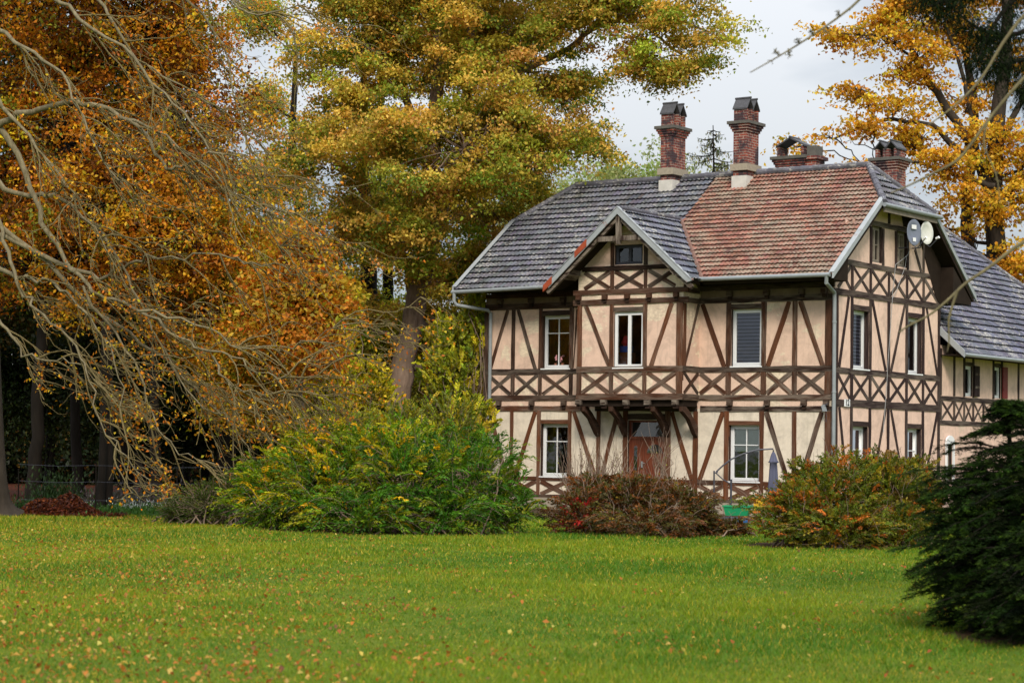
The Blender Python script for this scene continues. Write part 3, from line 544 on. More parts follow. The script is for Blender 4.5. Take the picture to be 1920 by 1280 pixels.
# --- chimneys (parts of the house)
def chimney(x0,x1,y0,y1,zb,zband,zcap,ztop,hoods,axis,label,stub=None):
    mb=MB(); mb.box(x0,x1,y0,y1,zb,zcap-.22,brick=True); e=.035
    for i in range(3): e=.035*(i+1); mb.box(x0-e,x1+e,y0-e,y1+e,zcap-.22+.075*i,zcap-.22+.075*(i+1)-.002,brick=True)
    c=mb.build('chimney',BRICK,house); c['label']=label
    mb=MB(); mb.box(x0-.15,x1+.15,y0-.15,y1+.15,zcap,zcap+.09); mb.build('cap_slab',STONED,c)
    if zband: mb=MB(); mb.box(x0-.07,x1+.07,y0-.07,y1+.07,zband,zband+.20); mb.build('stone_band',STONE,c)
    mb=MB(); 
    if zband: mb.box(x0-.035,x1+.035,y0-.035,y1*.5+y0*.5,zb+.1,zband-.16); mb.build('flashing',WHITE2,c)
    z0=zcap+.09; n=hoods; w=.09
    for i in range(n):
        if axis=='x': a0_=y0+(y1-y0)*i/n; a1_=y0+(y1-y0)*(i+1)/n; T=lambda a,b_,z:(b_,a,z); c0,c1=x0,x1
        else: a0_=x0+(x1-x0)*i/n; a1_=x0+(x1-x0)*(i+1)/n; T=lambda a,b_,z:(a,b_,z); c0,c1=y0,y1
        zs=z0+(ztop-z0)*.52; am=(a0_+a1_)/2
        mb=MB()
        for (p,q_) in ((a0_+.012,a0_+w),(a1_-w,a1_-.012)):
            P0=T(p,c0,0);P1=T(q_,c1,0); mb.box(min(P0[0],P1[0]),max(P0[0],P1[0]),min(P0[1],P1[1]),max(P0[1],P1[1]),z0,zs,brick=True)
        mb.build('hood_cheek',BRICK,c)
        mb=MB()
        for s in (0,1):
            pa,pb=(a0_-.02,am) if s==0 else (a1_+.02,am)
            P=[T(pa,c0-.03,zs-.02),T(pb,c0-.03,ztop-.05),T(pb,c0-.03,ztop),T(pa,c0-.03,zs+.03)]; ext=np.array(T(0,c1+.03,0))-np.array(T(0,c0-.03,0)); mb.prism(P,ext)
        r0,r1=T(am,c0-.05,ztop),T(am,c1+.05,ztop); mb.tube([r0,r1],.035,8)
        mb.build('hood_roof',SLATE,c)
    if stub:
        mb=MB(); mb.box(*stub,brick=True); mb.build('flue_stub',STONED,c)
chimney(-7.50,-7.08,3.15,3.92,9.35,10.16,11.56,12.38,2,'x','tall sooty brick chimney with two slate hoods on the grey tiled half',None)
chimney(-4.96,-4.52,3.15,3.90,9.35,10.13,11.52,12.32,2,'x','tall clean brick chimney with two slate hoods where grey and red tiles meet',None)
y3=4.4; X=lambda p,y:FR(p,y,y3)[0]
chimney(X(1456,305),X(1500,305)+.12,y3,y3+.55,9.3,None,10.55,11.22,1,'y','squat chimney behind the ridge with one slate hood and a broken stub',None)
_cx=X(1500,305)+.2
mb=MB(); mb.box(_cx,_cx+.3,y3+.05,y3+.5,10.0,10.92); mb.build('flue_stub',STONED,house)
mb=MB(); mb.box(X(1500,305)-.02,_cx+.34,y3,y3+.55,9.3,10.50,brick=True); mb.box(X(1500,305)+.12,_cx+.42,y3-.08,y3+.63,10.50,10.60,brick=True); mb.build('chimney_base',BRICK,house)
y4=5.2; X=lambda p,y:FR(p,y,y4)[0]
chimney(X(1640,330),X(1681,330),y4,y4+.62,8.6,None,10.42,11.02,2,'y','brick chimney with two slate hoods behind the right half-hip',None)
# ================================================================== LOWER NEIGHBOUR WING
annex=thing('lower_wing','lower half-timbered wing with grey tiled roof adjoining the far corner of the tall house','house',HC,-YAW)
AY=22.0; wz=4.75
aw=[(8.80,9.36,3.58,4.50),(11.06,11.56,3.58,4.55),(15.2,15.8,3.58,4.55)]
MA=lambda a,z,h:(-.02+h,a,z)
mb=MB(); wall(mb,MA,WD+.06,AY-.6,2.75,wz+.3,aw,th=.2); tag(mb.build('wall',[PL_SD,TIMS],annex),'pink upper wall of the wing')
mb=MB(); wall(mb,MA,WD+.06,AY-.6,0,2.75,[(7.40,7.86,.9,2.1)],th=.2); tag(mb.build('wall',[PL_SD,TIMS],annex),'plain pink lower wall of the wing')
mb=MB(); mb.box(-8.6,-.25,AY-.82,AY-.6,0,4.9); mb.box(-8.6,-8.4,WD+.1,AY-.82,0,4.9); mb.box(-8.4,-.25,WD+.1,WD+.3,0,4.9); mb.box(-8.4,-.25,WD+.3,AY-.9,2.4,2.5); mb.build('wall',PL_SD,annex)
T=MB(); c=lambda a0,z0,a1,z1,w=.11,pr=.03: beam(T,MA,a0,z0,a1,z1,w,pr,.05,.3)
c(WD+.06,3.47,AY-.6,3.47,.13,.024); c(WD+.06,2.74,AY-.6,2.74,.13,.024)
ap=[WD+.12,8.0,8.74,9.42,10.98,11.66,13.0,14.0,15.1,15.9,17.2,18.4,19.6,20.8]
for i,x in enumerate(ap):
    c(x,3.55,x,4.95,.10); c(x,2.82,x,3.40,.10)
    if i<len(ap)-1:
        u,v=x+.05,ap[i+1]-.05
        if v-u>1.1: m=(u+v)/2; c(m,2.82,m,3.40,.10); xpanel(T,MA,u,m-.05,2.82,3.40,.07); xpanel(T,MA,m+.05,v,2.82,3.40,.07)
        else: xpanel(T,MA,u,v,2.82,3.40,.07)
for h in aw: c(h[0]-.02,h[3]+.06,h[1]+.02,h[3]+.06,.11,.018)
T.build('timber_frame',TIMS,annex)
for h,l in zip(aw,('narrow white window of the wing','narrow window of the wing with dark red shutter','far narrow window of the wing')):
    w=window(annex,MA,*h,set_=.05,sill=False,fw=.05); w['label']=l
REDS=plain('red_shutter',(.16,.018,.016),.6,.3)
for h,m in ((aw[0],TIMS),(aw[1],REDS)):
    mb=MB(); mb.box(.035,.065,h[1]+.02,h[1]+.40,h[2]+.0,h[3]+.02,(0,0,.5)); 
    for z in (.25,.65): mb.box(.066,.075,h[1]+.05,h[1]+.37,h[2]+z,h[2]+z+.07)
    mb.build('shutter',m,annex)
mb=MB()
arch=[(7.40+.23+.31*math.cos(t),2.1+.26*math.sin(t)) for t in np.linspace(0,PI,11)]
mb.prism([(.0,a,z) for a,z in arch],(.06,0,0)); mb.prism([(.0,7.34,.85),(.0,7.40,.85),(.0,7.40,2.1),(.0,7.34,2.1)],(.06,0,0)); mb.prism([(.0,7.86,.85),(.0,7.92,.85),(.0,7.92,2.1),(.0,7.86,2.1)],(.06,0,0)); w=mb.build('window',WHITE,annex); w['label']='white arched window low in the wing'
mb=MB(); mb.box(-.14,-.10,7.42,7.84,.92,2.08); mb.build('shutter',GREYB,w)
# roof: one slope towards the garden, hip at the far end
ex,ez=.72,4.78; ka=1.0; rx=-4.3; rzz=ez+ka*(ex-rx); s4=math.hypot(1,ka); Va=(-1/s4,0,ka/s4); ly=WD+.04
lv=(ex-rx)*s4
tile_roof('roof',(ex,ly,ez),(0,1,0),Va,[(0,0),(AY-ly,0),(15.6-ly,lv),(0,lv)],lambda u,v:(.095,.10,.14),annex,(TILE,TILER),row=.30)
tile_roof('roof',(2*rx-ex,ly,ez),(0,1,0),(1/s4,0,ka/s4),[(0,0),(AY-ly,0),(15.6-ly,lv),(0,lv)],lambda u,v:(.095,.10,.14),annex,(TILE,TILER),row=.34,tw=.43,sub=6)
d5=math.hypot(AY-15.6,rzz-ez); tile_roof('hip_roof',(rx,AY,ez),(1,0,0),(0,-(AY-15.6)/d5,(rzz-ez)/d5),[(-(ex-rx),0),(ex-rx,0),(0,d5)],lambda u,v:(.095,.10,.14),annex,(TILE,TILER),tw=.43,sub=6)
caps('ridge_tiles',[(rx,ly,rzz+.05),(rx,15.6,rzz+.05),(ex,AY,ez+.08)],.10,TILE,annex)
mb=MB(); mb.tube([(ex+.06,ly,ez-.03),(ex+.06,AY,ez-.03)],.06,8); mb.build('gutter',ZINC,annex)
mb=MB(); P=[(ex+.08,ly-.02,ez-.12),(ex+.08,ly-.02,ez+.09),(-.02,ly-.02,ez+.85),(-.02,ly-.02,ez+.60)]; mb.prism(P,(0,-.05,0)); mb.build('verge_board',BARGE,annex)
mb=MB(); mb.box(.0,ex-.02,ly+.02,AY-.2,ez-.05,ez-.02); mb.build('soffit',BOARD,annex)
# ================================================================== THINGS FIXED TO THE HOUSE
def dish(px,py,w,h,mat,label,logo):
    y,z=SD(px,py,.45); p=HW(.45,y,z); t=thing('satellite_dish',label,'satellite dish',p,-YAW+math.radians(-12),'satellite dishes under the gable')
    mb=MB(); n=28; rings=[]; D=.07
    for r,d in ((0,0),(.35,.012),(.7,.04),(1.0,.08),(1.02,.075)):
        rings.append([(.02+d,w/2*r*math.cos(a),h/2*r*math.sin(a)) for a in np.arange(n)*2*PI/n])
    for i in range(1,4):
        for j in range(n):
            q=(j+1)%n; mb.quad([rings[i][j],rings[i][q],rings[i+1][q],rings[i+1][j]])
    mb.quad(rings[1])
    o=mb.build('reflector',mat,t,smooth=True); so=o.modifiers.new('s','SOLIDIFY'); so.thickness=.012
    mb=MB(); mb.tube([(.03,0,-h*.47),(.20,0,-h*.62),(.44,.03,-h*.30)],.014,6); mb.build('feed_arm',METD,t)
    mb=MB(); mb.tube([(.40,.03,-h*.28),(.50,.03,-h*.22)],.035,10); mb.build('feed_horn',WHITE,t)
    mb=MB(); mb.tube([(.0,0,0),(-.14,0,0),(-.14,0,-.42),(-.44,-.0,-.42)],.02,7); mb.build('mount',METD,t)
    if logo:
        mb=MB(); mb.box(.075,.079,-.09,.13,.10,.22); mb.box(.082,.086,-.04,.10,-.26,-.15); mb.build('label_sticker',WHITE,t)
    return t
DG=plain('dish_grey',(.16,.18,.24),.45,.4); DWt=plain('dish_white',(.62,.62,.58),.5,.4)
dish(1709,436,.66,.74,DG,'dark grey satellite dish with white stickers','g'); dish(1733,437,.60,.66,DWt,'plain cream white satellite dish','')
y,z=SD(1587,755,.03); t=thing('house_number_plate','small white plate with the number 12 on the floor beam by the house corner','sign',HW(.045,y,z),-YAW)
mb=MB(); mb.box(0,.012,-.17,.17,-.10,.10); mb.build('plate',WHITE,t)
cu=bpy.data.curves.new('number','FONT'); cu.body='12'; cu.size=.235; cu.align_x='CENTER'; cu.align_y='CENTER'; cu.extrude=.002; cu.offset=.006
cu.materials.append(BLK); tmp=bpy.data.objects.new('tmp',cu); me=bpy.data.meshes.new_from_object(tmp); me.materials.clear(); me.materials.append(BLK); bpy.data.objects.remove(tmp); o=bpy.data.objects.new('digits',me); COL.objects.link(o); o.parent=t; o.location=(.016,0,0); o.rotation_euler=(PI/2,0,PI/2)
a,z=FR(1547,764,-.2); t=thing('flood_lamp','small grey lamp hanging under the corner of the jetty beam','lamp',HW(a,-.2,z),-YAW)
mb=MB(); mb.hexa([(-.05,-.05,-.10),(.05,-.05,-.10),(.05,.04,-.10),(-.05,.04,-.10),(-.10,-.04,.05),(-.02,-.04,.09),(-.02,.04,.09),(-.10,.04,.05)]); mb.build('housing',ZINC,t)
mb=MB(); mb.tube([(.0,0,.06),(.03,.08,.12),(.03,.17,.12)],.012,6); mb.tube([(.02,0,-.1),(.05,0,-.25),(.02,.03,-.40),(-.02,.08,-.30)],.006,5); mb.build('bracket',METD,t)
t=thing('aerial_cable','thin pale cable looping down the gable wall from the dishes','cable',HW(.06,4.2,7.1),-YAW)
mb=MB(); C2=[]; 
for px_,py_ in ((1708,462),(1702,478),(1690,488),(1679,496),(1677,520),(1674,545),(1672,580),(1668,640),(1664,690),(1663,720),(1659,770),(1656,810)): y,z=SD(px_,py_,.07); C2.append((.01,y-4.2,z-7.1))
mb.tube(C2,.009,5); C3=[(.01,SD(p,q,.07)[0]-4.2,SD(p,q,.07)[1]-7.1) for p,q in ((1700,480),(1697,500),(1690,520),(1681,545),(1673,560))]; mb.tube(C3,.008,5); mb.build('cable',plain('cable_grey',(.30,.30,.31),.6),t)
# toys and flowers behind the upper windows
def blob(name,mat,parent,c,r,seed=0,flat=1.):
    bm=bmesh.new(); bmesh.ops.create_icosphere(bm,subdivisions=3,radius=1); g=random.Random(seed)
    ph=[g.uniform(0,6) for _ in range(6)]
    for v in bm.verts:
        k=1+.18*math.sin(3*v.co.x+ph[0])+.15*math.sin(4*v.co.y+ph[1])+.12*math.sin(5*v.co.z+ph[2]); v.co=(c[0]+v.co.x*r*k,c[1]+v.co.y*r*k,c[2]+v.co.z*r*k*flat)
    me=bpy.data.meshes.new(name); bm.to_mesh(me); bm.free(); me.materials.append(mat); o=bpy.data.objects.new(name,me); COL.objects.link(o); o.parent=parent; me.polygons.foreach_set('use_smooth',[True]*len(me.polygons)); return o
a,z=FR(1174,658,-.45); t=thing('toy_box','red and blue toys on a brown chest behind the bay window','toys',HW(a,-.45,4.15),-YAW)
mb=MB(); mb.box(-.42,.16,-.16,.25,-.75,.42); mb.build('chest',plain('chest_brown',(.22,.06,.02),.6),t)
mb=MB(); mb.box(-.15,.16,-.12,.12,.425,.60); mb.build('blue_box',plain('toy_blue',(.02,.10,.45),.5),t); blob('red_toy',plain('toy_red',(.55,.03,.04),.6),t,(.0,0,.72),.13,3,1.1)
mb=MB(); mb.box(-.24,-.16,-.12,.0,.425,.56); mb.build('yellow_box',plain('toy_yellow',(.5,.42,.05),.6),t)
PINK=plain('petal_pink',(.55,.25,.27),.7)
for px_,sd,lb in ((1041,4,'pink flower pot on the left upper sill, nearer the opening side'),(1054,5,'pink flower pot on the left upper sill, nearer the bay')):
    a,z=FR(px_,672,.16); t=thing('flower_pot',lb,'flower pot',HW(a,.20,4.22),-YAW)
    mb=MB(); mb.tube([(0,0,-.0),(0,0,.10)],[.04,.055],10); mb.build('pot',plain('pot_clay',(.25,.10,.06),.8),t)
    for j in range(4): blob('blossom',PINK,t,(random.uniform(-.05,.05),random.uniform(-.03,.03),.16+.05*j),.035,sd+j)
# ================================================================== PARASOL AND GARDEN THINGS
dP=57.2
def LW(x,y,d=dP): return W(x,y,d)
base=G(1371,dP); t=thing('cantilever_parasol','closed grey cantilever parasol with curved dark arm in front of the wall','parasol',base)
o_=base
mb=MB(); mb.tube([np.array((0,0,.06)),LW(1371,905)-o_,LW(1369,700+205)-o_+np.array((0,0,.02)),LW(1370.5,905)-o_+np.array((0,0,.1))][:2]+[LW(1371,898)-o_],.028,8); mb.build('mast',METD,t)
mb=MB(); pp=[LW(x,y)-o_ for x,y in ((1343,884),(1356,872),(1372,860),(1395,850),(1420,843),(1450,841))]; mb.tube(pp,.022,7); mb.build('arm',METD,t)
mb=MB(); mb.tube([LW(1342,886)-o_,LW(1355,898)-o_,LW(1370,907)-o_],.018,6); mb.build('brace',METD,t)
mb=MB(); mb.tube([LW(1339,882)-o_,LW(1338.5,960)-o_],.022,7); mb.tube([LW(1339.5,886)-o_,LW(1346,885)-o_],.02,6); mb.build('rear_post',METD,t)
mb=MB(); mb.box(-.5,.5,-.06,.06,.0,.06); mb.box(-.06,.06,-.5,-.061,.0,.06); mb.box(-.06,.06,.061,.5,.0,.06); mb.build('foot',METD,t)
cx_=LW(1450,843)-o_; mb=MB(); n=20; prof_=[(.0,.02),(.06,.05),(.24,.10),(.27,.13),(.30,.085),(.5,.10),(.8,.12),(1.05,.13),(1.3,.11),(1.42,.06)]; rings=[]
for zz,rr in prof_: rings.append([(cx_[0]+rr*(1+.22*math.cos(5*a+zz))*math.cos(a),cx_[1]+rr*(1+.22*math.cos(5*a+zz))*math.sin(a),cx_[2]-.05-zz) for a in np.arange(n)*2*PI/n])
for i in range(len(rings)-1):
    for j in range(n): q=(j+1)%n; mb.quad([rings[i][j],rings[i][q],rings[i+1][q],rings[i+1][j]])
mb.build('folded_canopy',plain('parasol_cloth',(.085,.09,.14),.85,.2),t,smooth=True)
mb=MB(); mb.tube([cx_+np.array((0,0,.0)),cx_-np.array((0,0,.08))],.02,6); mb.build('hanger',METD,t)
# green crate and blue basin and yellow tub and garden table behind the brambles
GP=plain('green_plastic',(.01,.24,.10),.45,.4); BP=plain('blue_plastic',(.01,.08,.25),.5,.4); YP=plain('yellow_plastic',(.62,.36,.02),.5,.4)
def crate(name,label,cat,x,y0,y1,x0,x1,d,mat,rag=0):
    b=G(x,d); t=thing(name,label,cat,b,-.25); w=(x1-x0)/FPX*d/2; z0=W(x,y1,d)[2]; z1=W(x,y0,d)[2]; mb=MB(); dd=.22
    for (a0,a1,c0,c1) in ((-w,w,-dd,-dd+.015),(-w,w,dd-.015,dd),(-w,-w+.015,-dd+.016,dd-.016),(w-.015,w,-dd+.016,dd-.016)): mb.box(a0,a1,c0,c1,z0,z1)
    mb.box(-w+.016,w-.016,-dd+.016,dd-.016,z0,z0+.015); mb.build('tub_body',mat,t); mb=MB()
    for (a0,a1,c0,c1) in ((-w-.02,w+.02,-dd-.022,-dd-.002),(-w-.02,w+.02,dd+.002,dd+.022),(-w-.022,-w-.002,-dd,dd),(w+.002,w+.022,-dd,dd)): mb.box(a0,a1,c0,c1,z1-.05,z1+.01)
    mb.build('rim',mat,t); return t
TB=thing('garden_table','weathered brown garden table behind the bramble thicket','table',G(1392,53.2),-.2)
zt=W(1392,968,53.2)[2]; mb=MB()
for i in range(5): mb.box(-.62,.62,-.32+i*.13,-.2+i*.13,zt-.16,zt-.13)
mb.build('table_top',plain('table_wood',(.13,.06,.05),.8,.2,0,.3),TB)
for sx in (-.5,.5):
    for s2_ in (-.25,.25): mb=MB(); mb.box(sx-.03,sx+.03,s2_-.03,s2_+.03,0,zt-.165); mb.build('leg',GREYB,TB)
def tub(name,label,cat,x,ytop,ybot,d,wpx,mat):
    z0,z1=W(x,ybot,d)[2],W(x,ytop,d)[2]; b=G(x,d); b[2]=max(0,z0); t=thing(name,label,cat,b,-.25); w=wpx/FPX*d/2; h=z1-b[2]; dd=.24
    mb=MB(); th=.02
    for s in (1,-1):
        mb.hexa([(-w*.85,s*dd*.85,0),(w*.85,s*dd*.85,0),(w*.85,s*(dd*.85-th),0),(-w*.85,s*(dd*.85-th),0),(-w,s*dd,h),(w,s*dd,h),(w,s*(dd-th),h),(-w,s*(dd-th),h)])
        mb.hexa([(s*w*.85,-dd*.8,0),(s*w*.85,dd*.8,0),(s*(w*.85-th),dd*.8,0),(s*(w*.85-th),-dd*.8,0),(s*w,-dd*.96,h),(s*w,dd*.96,h),(s*(w-th),dd*.96,h),(s*(w-th),-dd*.96,h)])
    mb.box(-w*.82,w*.82,-dd*.82,dd*.82,.005,.02); mb.build('body',mat,t)
    mb=MB(); 
    for s in (1,-1): mb.box(-w-.03,w+.03,s*dd-.02,s*dd+.02,h,h+.04); mb.box(s*w-.02,s*w+.02,-dd+.021,dd-.021,h,h+.04)
    mb.build('rim',mat,t); return t
tub('green_tub','bright green plastic tub on the garden table behind the brambles','tub',1384,950,966,53.15,48,GP)
tub('blue_basin','blue plastic basin low in the gap between brambles and barberry','basin',1380,978,990,52.2,44,BP)
tub('yellow_tub','yellow plastic tub beside the green one at the edge of the barberry bush','tub',1425,936,960,52.6,18,YP)
# ================================================================== GROUND
def groundmat():
    n=NT('lawn'); o=n.obj(); a=n.noise(.16,5,.6,o,.4); b_=n.noise(2.2,6,.65,o); c2=n.noise(28,4,.7,o)
    c=n.ramp(a,[(.32,(.07,.12,.008)),(.52,(.11,.15,.010)),(.70,(.17,.165,.018))]); c=n.mix(n.ramp(b_,[(.4,(0,0,0)),(.75,(.6,.6,.6))]),c,(.045,.085,.01)); c=n.mix(n.ramp(c2,[(.5,(0,0,0)),(.8,(.4,.4,.4))]),c,(.10,.085,.03))
    n.bump(c2,.8,.04); return n.fin(c,.95,.1)
def littermat(name,a,b,c_):
    n=NT(name); o=n.obj(); f=n.noise(14,5,.75,o); g=n.noise(.5,4,.6,o); c=n.ramp(f,[(.32,a),(.52,b),(.70,c_)]); c=n.mix(n.ramp(g,[(.45,(0,0,0)),(.7,(.7,.7,.7))]),c,(.03,.022,.012)); n.bump(f,.9,.05); return n.fin(c,.95,.1)
def sheet(name,pts,z,mat,n=1):
    me=bpy.data.meshes.new(name); me.from_pydata([(p[0],p[1],z) for p in pts],[],[tuple(range(len(pts)))]); me.materials.append(mat); o=bpy.data.objects.new(name,me); COL.objects.link(o); o['kind']='structure'; return o
sheet('lawn',[(-600,-300),(600,-300),(600,900),(-600,900)],0,groundmat())
LIT=littermat('leaf_litter',(.010,.006,.004),(.065,.014,.006),(.16,.05,.015)); LIT2=littermat('bed_litter',(.02,.014,.009),(.07,.04,.02),(.20,.10,.04)); EAR=littermat('garden_soil',(.03,.022,.014),(.07,.05,.03),(.14,.09,.04)); GRV=littermat('path_gravel',(.06,.045,.03),(.11,.08,.055),(.16,.12,.08))
sheet('woodland_floor',[(-60,59),(-9,61.5),(4,75),(40,95),(200,420),(-300,420)],.004,LIT)
sheet('garden_bed',[(HW(XL-2.6,-4.0,0)[0],HW(XL-2.6,-4,0)[1]),(HW(1.5,-4,0)[0],HW(1.5,-4,0)[1]),(HW(3.0,-2,0)[0],HW(3.0,-2,0)[1]),(HW(3,26,0)[0],HW(3,26,0)[1]),(HW(-14,26,0)[0],HW(-14,26,0)[1])],.008,EAR)
sheet('path',[(-60,57.2),(-9,60.0),(-9,61.2),(-60,58.7)],.012,GRV)
# ================================================================== VEGETATION
def unit(v): return v/(np.linalg.norm(v,axis=-1,keepdims=True)+1e-9)
def leaves(P,size,asp=.55,dirs=None,up=.5,rng=R,fold=.18):
    """one folded diamond leaf per point"""
    n=len(P); d=rng.normal(size=(n,3)) if dirs is None else dirs+rng.normal(size=(n,3))*.35; d=unit(d)
    nn=unit(rng.normal(size=(n,3))+np.array([0,0,up*2])); s=unit(np.cross(d,nn)); nn=np.cross(s,d)
    L=(np.asarray(size)*rng.uniform(.7,1.3,n))[:,None]; w=L*asp*.5
    V=np.stack([P-d*L*.5,P+s*w+nn*L*fold,P+d*L*.5,P-s*w+nn*L*fold],1).reshape(-1,3)
    return V,np.arange(4*n).reshape(-1,4)
def pick(cols,wts,n,rng=R,var=.18):
    c=np.array(cols)[rng.choice(len(cols),n,p=np.array(wts)/sum(wts))]; return (c*rng.normal(1,var,(n,1)).clip(.4,1.7)*rng.normal(1,.06,(n,3))).clip(.003,.9)
def limb(p0,p1,r0,r1,n=7,wob=.06,sag=0.,rng=R):
    p0=np.array(p0,float);p1=np.array(p1,float); t=np.linspace(0,1,n)[:,None]; L=np.linalg.norm(p1-p0); P=p0+(p1-p0)*t
    P[1:-1]+=rng.normal(size=(n-2,3))*wob*L/ n**.5; P[:,2]+=sag*L*np.sin(t[:,0]*PI); return P,np.linspace(r0,r1,n)
def crown_points(ells,nspr,rng,shell=.45,low=0.):
    """spray centres in a set of world ellipsoids (c, r3), biased to the shell, uneven"""
    vol=np.array([r[0]*r[2] for c,r in ells])**.85; k=rng.choice(len(ells),nspr,p=vol/vol.sum()); d=unit(rng.normal(size=(nspr,3))); rr=rng.uniform(shell,1,nspr)**.6
    # lumpy outline
    rr*=1+.18*np.sin(5*d[:,0]+k)+.14*np.sin(7*d[:,2]+2*k+1)
    C=np.array([ells[i][0] for i in k])+d*rr[:,None]*np.array([ells[i][1] for i in k]); return C,k
def tree(name,label,cat,base,trunks,ells,nspr,nlf,lsize,cols,wts,spray=(.55,.55,.22),group=None,mat=None,brk=None,seed=1,shell=.45,asp=.6,twigs=True,trunkr=.3,spcol=None,zmin=.2,gap=0,droop=.15,limbmax=90,clump=None):
    rng=np.random.default_rng(seed); t=thing(name,label,cat,base,0,group); lines=[]; nodes=[]
    for tr in trunks:
        pts=np.array([q[:3] for q in tr],float); rad=np.array([q[3] for q in tr],float)
        # resample smoothly
        s=np.linspace(0,len(pts)-1,len(pts)*4); i=np.minimum(s.astype(int),len(pts)-2); f=(s-i)[:,None]; P=pts[i]*(1-f)+pts[i+1]*f; r=rad[i]*(1-f[:,0])+rad[i+1]*f[:,0]
        k=np.array([.25,.5,.25]); 
        for a in range(3): P[1:-1,a]=np.convolve(P[:,a],k,'valid')
        P[1:-1]+=rng.normal(size=(len(P)-2,3))*.03; lines.append((P,r)); nodes+= [(P[j],r[j]) for j in range(len(P)) if j>len(P)*.25]
    if clump:
        C0,k0=crown_points(ells,clump[0],rng,shell); j0=rng.choice(clump[0],nspr); C=C0[j0]+rng.normal(size=(nspr,3))*np.array(clump[1]); kk=k0[j0]; cvar=rng.normal(1,.11,(clump[0],1))[j0]
    else: C,kk=crown_points(ells,nspr,rng,shell)
    ok=C[:,2]>zmin; cvar=(cvar if clump else np.ones((nspr,1)))[ok]
    ok=ok; C,kk=C[ok],kk[ok]
    NP=np.array([q[0] for q in nodes]); NR=np.array([q[1] for q in nodes])
    # limbs to the ellipsoid centres, then branchlets to the sprays
    sub=[]
    for c,r in ells:
        d=np.linalg.norm(NP-c,axis=1)+np.maximum(0,NP[:,2]-c[2]+.5)*1.5; j=d.argmin(); L=np.linalg.norm(NP[j]-c); P,rr=limb(NP[j],c,min(NR[j]*.6,.03+.022*L),.03,8,.10,.04,rng); lines.append((P,rr)); sub.append(P)
    thin=[]
    idx=rng.permutation(len(C))[:int(min(len(C),limbmax*8))]
    for q in idx:
        P=sub[kk[q]]; d=np.linalg.norm(P-C[q],axis=1); j=d.argmin(); thin.append(limb(P[j],C[q],.022,.006,6,.12,.05,rng))
    tv,tf=tube_np(lines,9); npmesh('trunk',tv,tf,brk or BARK,t,smooth=True,off=base)
    n=(rng.gamma(3,1/3,len(C))*nlf).astype(int)+4; own=np.repeat(np.arange(len(C)),n); N=len(own)
    off=rng.normal(size=(N,3))*np.array(spray); ang=rng.uniform(0,2*PI,len(C)); off[:,2]-=droop*(off[:,0]**2+off[:,1]**2)/max(spray[0],.1)
    P=C[own]+off; P=P[P[:,2]>.03] if False else P
    base_c=pick(cols,wts,len(C),rng,.14)*cvar.clip(.6,1.4)
    if spcol is not None: base_c=spcol(C,base_c,rng)
    cc=base_c[own]*rng.normal(1,.16,(N,1)).clip(.5,1.6); alt=rng.random(N)<.22; cc[alt]=pick(cols,wts,int(alt.sum()),rng); cc*=rng.normal(1,.05,(N,3))
    V,F=leaves(P,lsize,asp,None,.5,rng); cr=npmesh('crown',V,F,mat or LEAF,t,np.repeat(cc.clip(.003,.9),4,0),off=base)
    if thin: a,b=tube_np(thin,4); tag(npmesh('branches',a,b,brk or BARK,t,smooth=True,off=base),kind='stuff')
    return t
def E_(px,py,rx,ry,d,dr=.8):                                   # ellipsoid seen at px,py, radii in photo pixels, d metres away
    k=d/FPX; return (W(px,py,d),np.array([rx*k,rx*k*dr,ry*k]))
def TR(lst,d): return [tuple(W(x,y,d+(q[0] if q else 0)))+(r,) for x,y,r,*q in lst]
# ---- great lime tree left of the house
B=G(738,71)
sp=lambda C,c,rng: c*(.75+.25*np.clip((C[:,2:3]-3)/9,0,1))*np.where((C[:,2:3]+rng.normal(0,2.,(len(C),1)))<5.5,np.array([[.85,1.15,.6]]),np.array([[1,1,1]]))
lime_e=[E_(680,90,115,170,70),E_(800,30,180,170,72),E_(960,80,170,150,70),E_(1075,175,80,80,70),E_(990,240,130,90,69),E_(870,280,150,120,68),E_(700,280,150,120,69),E_(650,420,80,80,70),E_(790,440,130,90,69),E_(930,400,80,80,73),E_(880,520,50,90,73),E_(870,680,60,110,74),E_(940,330,110,90,74),E_(700,700,60,50,76),E_(860,740,60,50,75),E_(890,600,35,80,75),
 E_(575,350,45,40,71),E_(640,600,75,80,72),E_(600,480,60,50,73),E_(820,600,50,110,75),E_(700,-160,260,180,70),E_(960,-120,230,160,70),E_(1090,10,90,60,69),
 E_(1230,40,70,40,68,.5),E_(1310,65,50,45,68,.5),E_(1275,130,40,40,68,.5),E_(1190,10,70,30,68,.5),E_(1235,115,45,45,68,.5),E_(1288,165,22,24,68,.5),E_(1270,-30,90,40,68,.5)]
trk=[TR([(733,940,.62),(740,860,.50),(744,770,.42),(757,690,.38),(774,600,.36),(788,540,.34),(800,450,.32),(806,350,.28),(815,220,.24),(825,100,.20),(800,-60,.15),(790,-200,.08)],71),
 TR([(792,520,.26),(830,380,.22),(862,300,.20),(875,180,.17),(880,60,.14),(900,-100,.08)],70.5),
 TR([(815,400,.2),(880,250,.18),(930,185,.17),(975,132,.14),(1060,95,.10),(1130,40,.09),(1200,40,.06),(1290,110,.035)],69.5),
 TR([(805,300,.16),(760,180,.13),(720,60,.1),(650,-60,.06)],71),TR([(1150,30,.07),(1230,20,.05),(1330,60,.03)],68.5),
 TR([(780,600,.14),(760,480,.11),(700,400,.08),(640,380,.05)],71)]
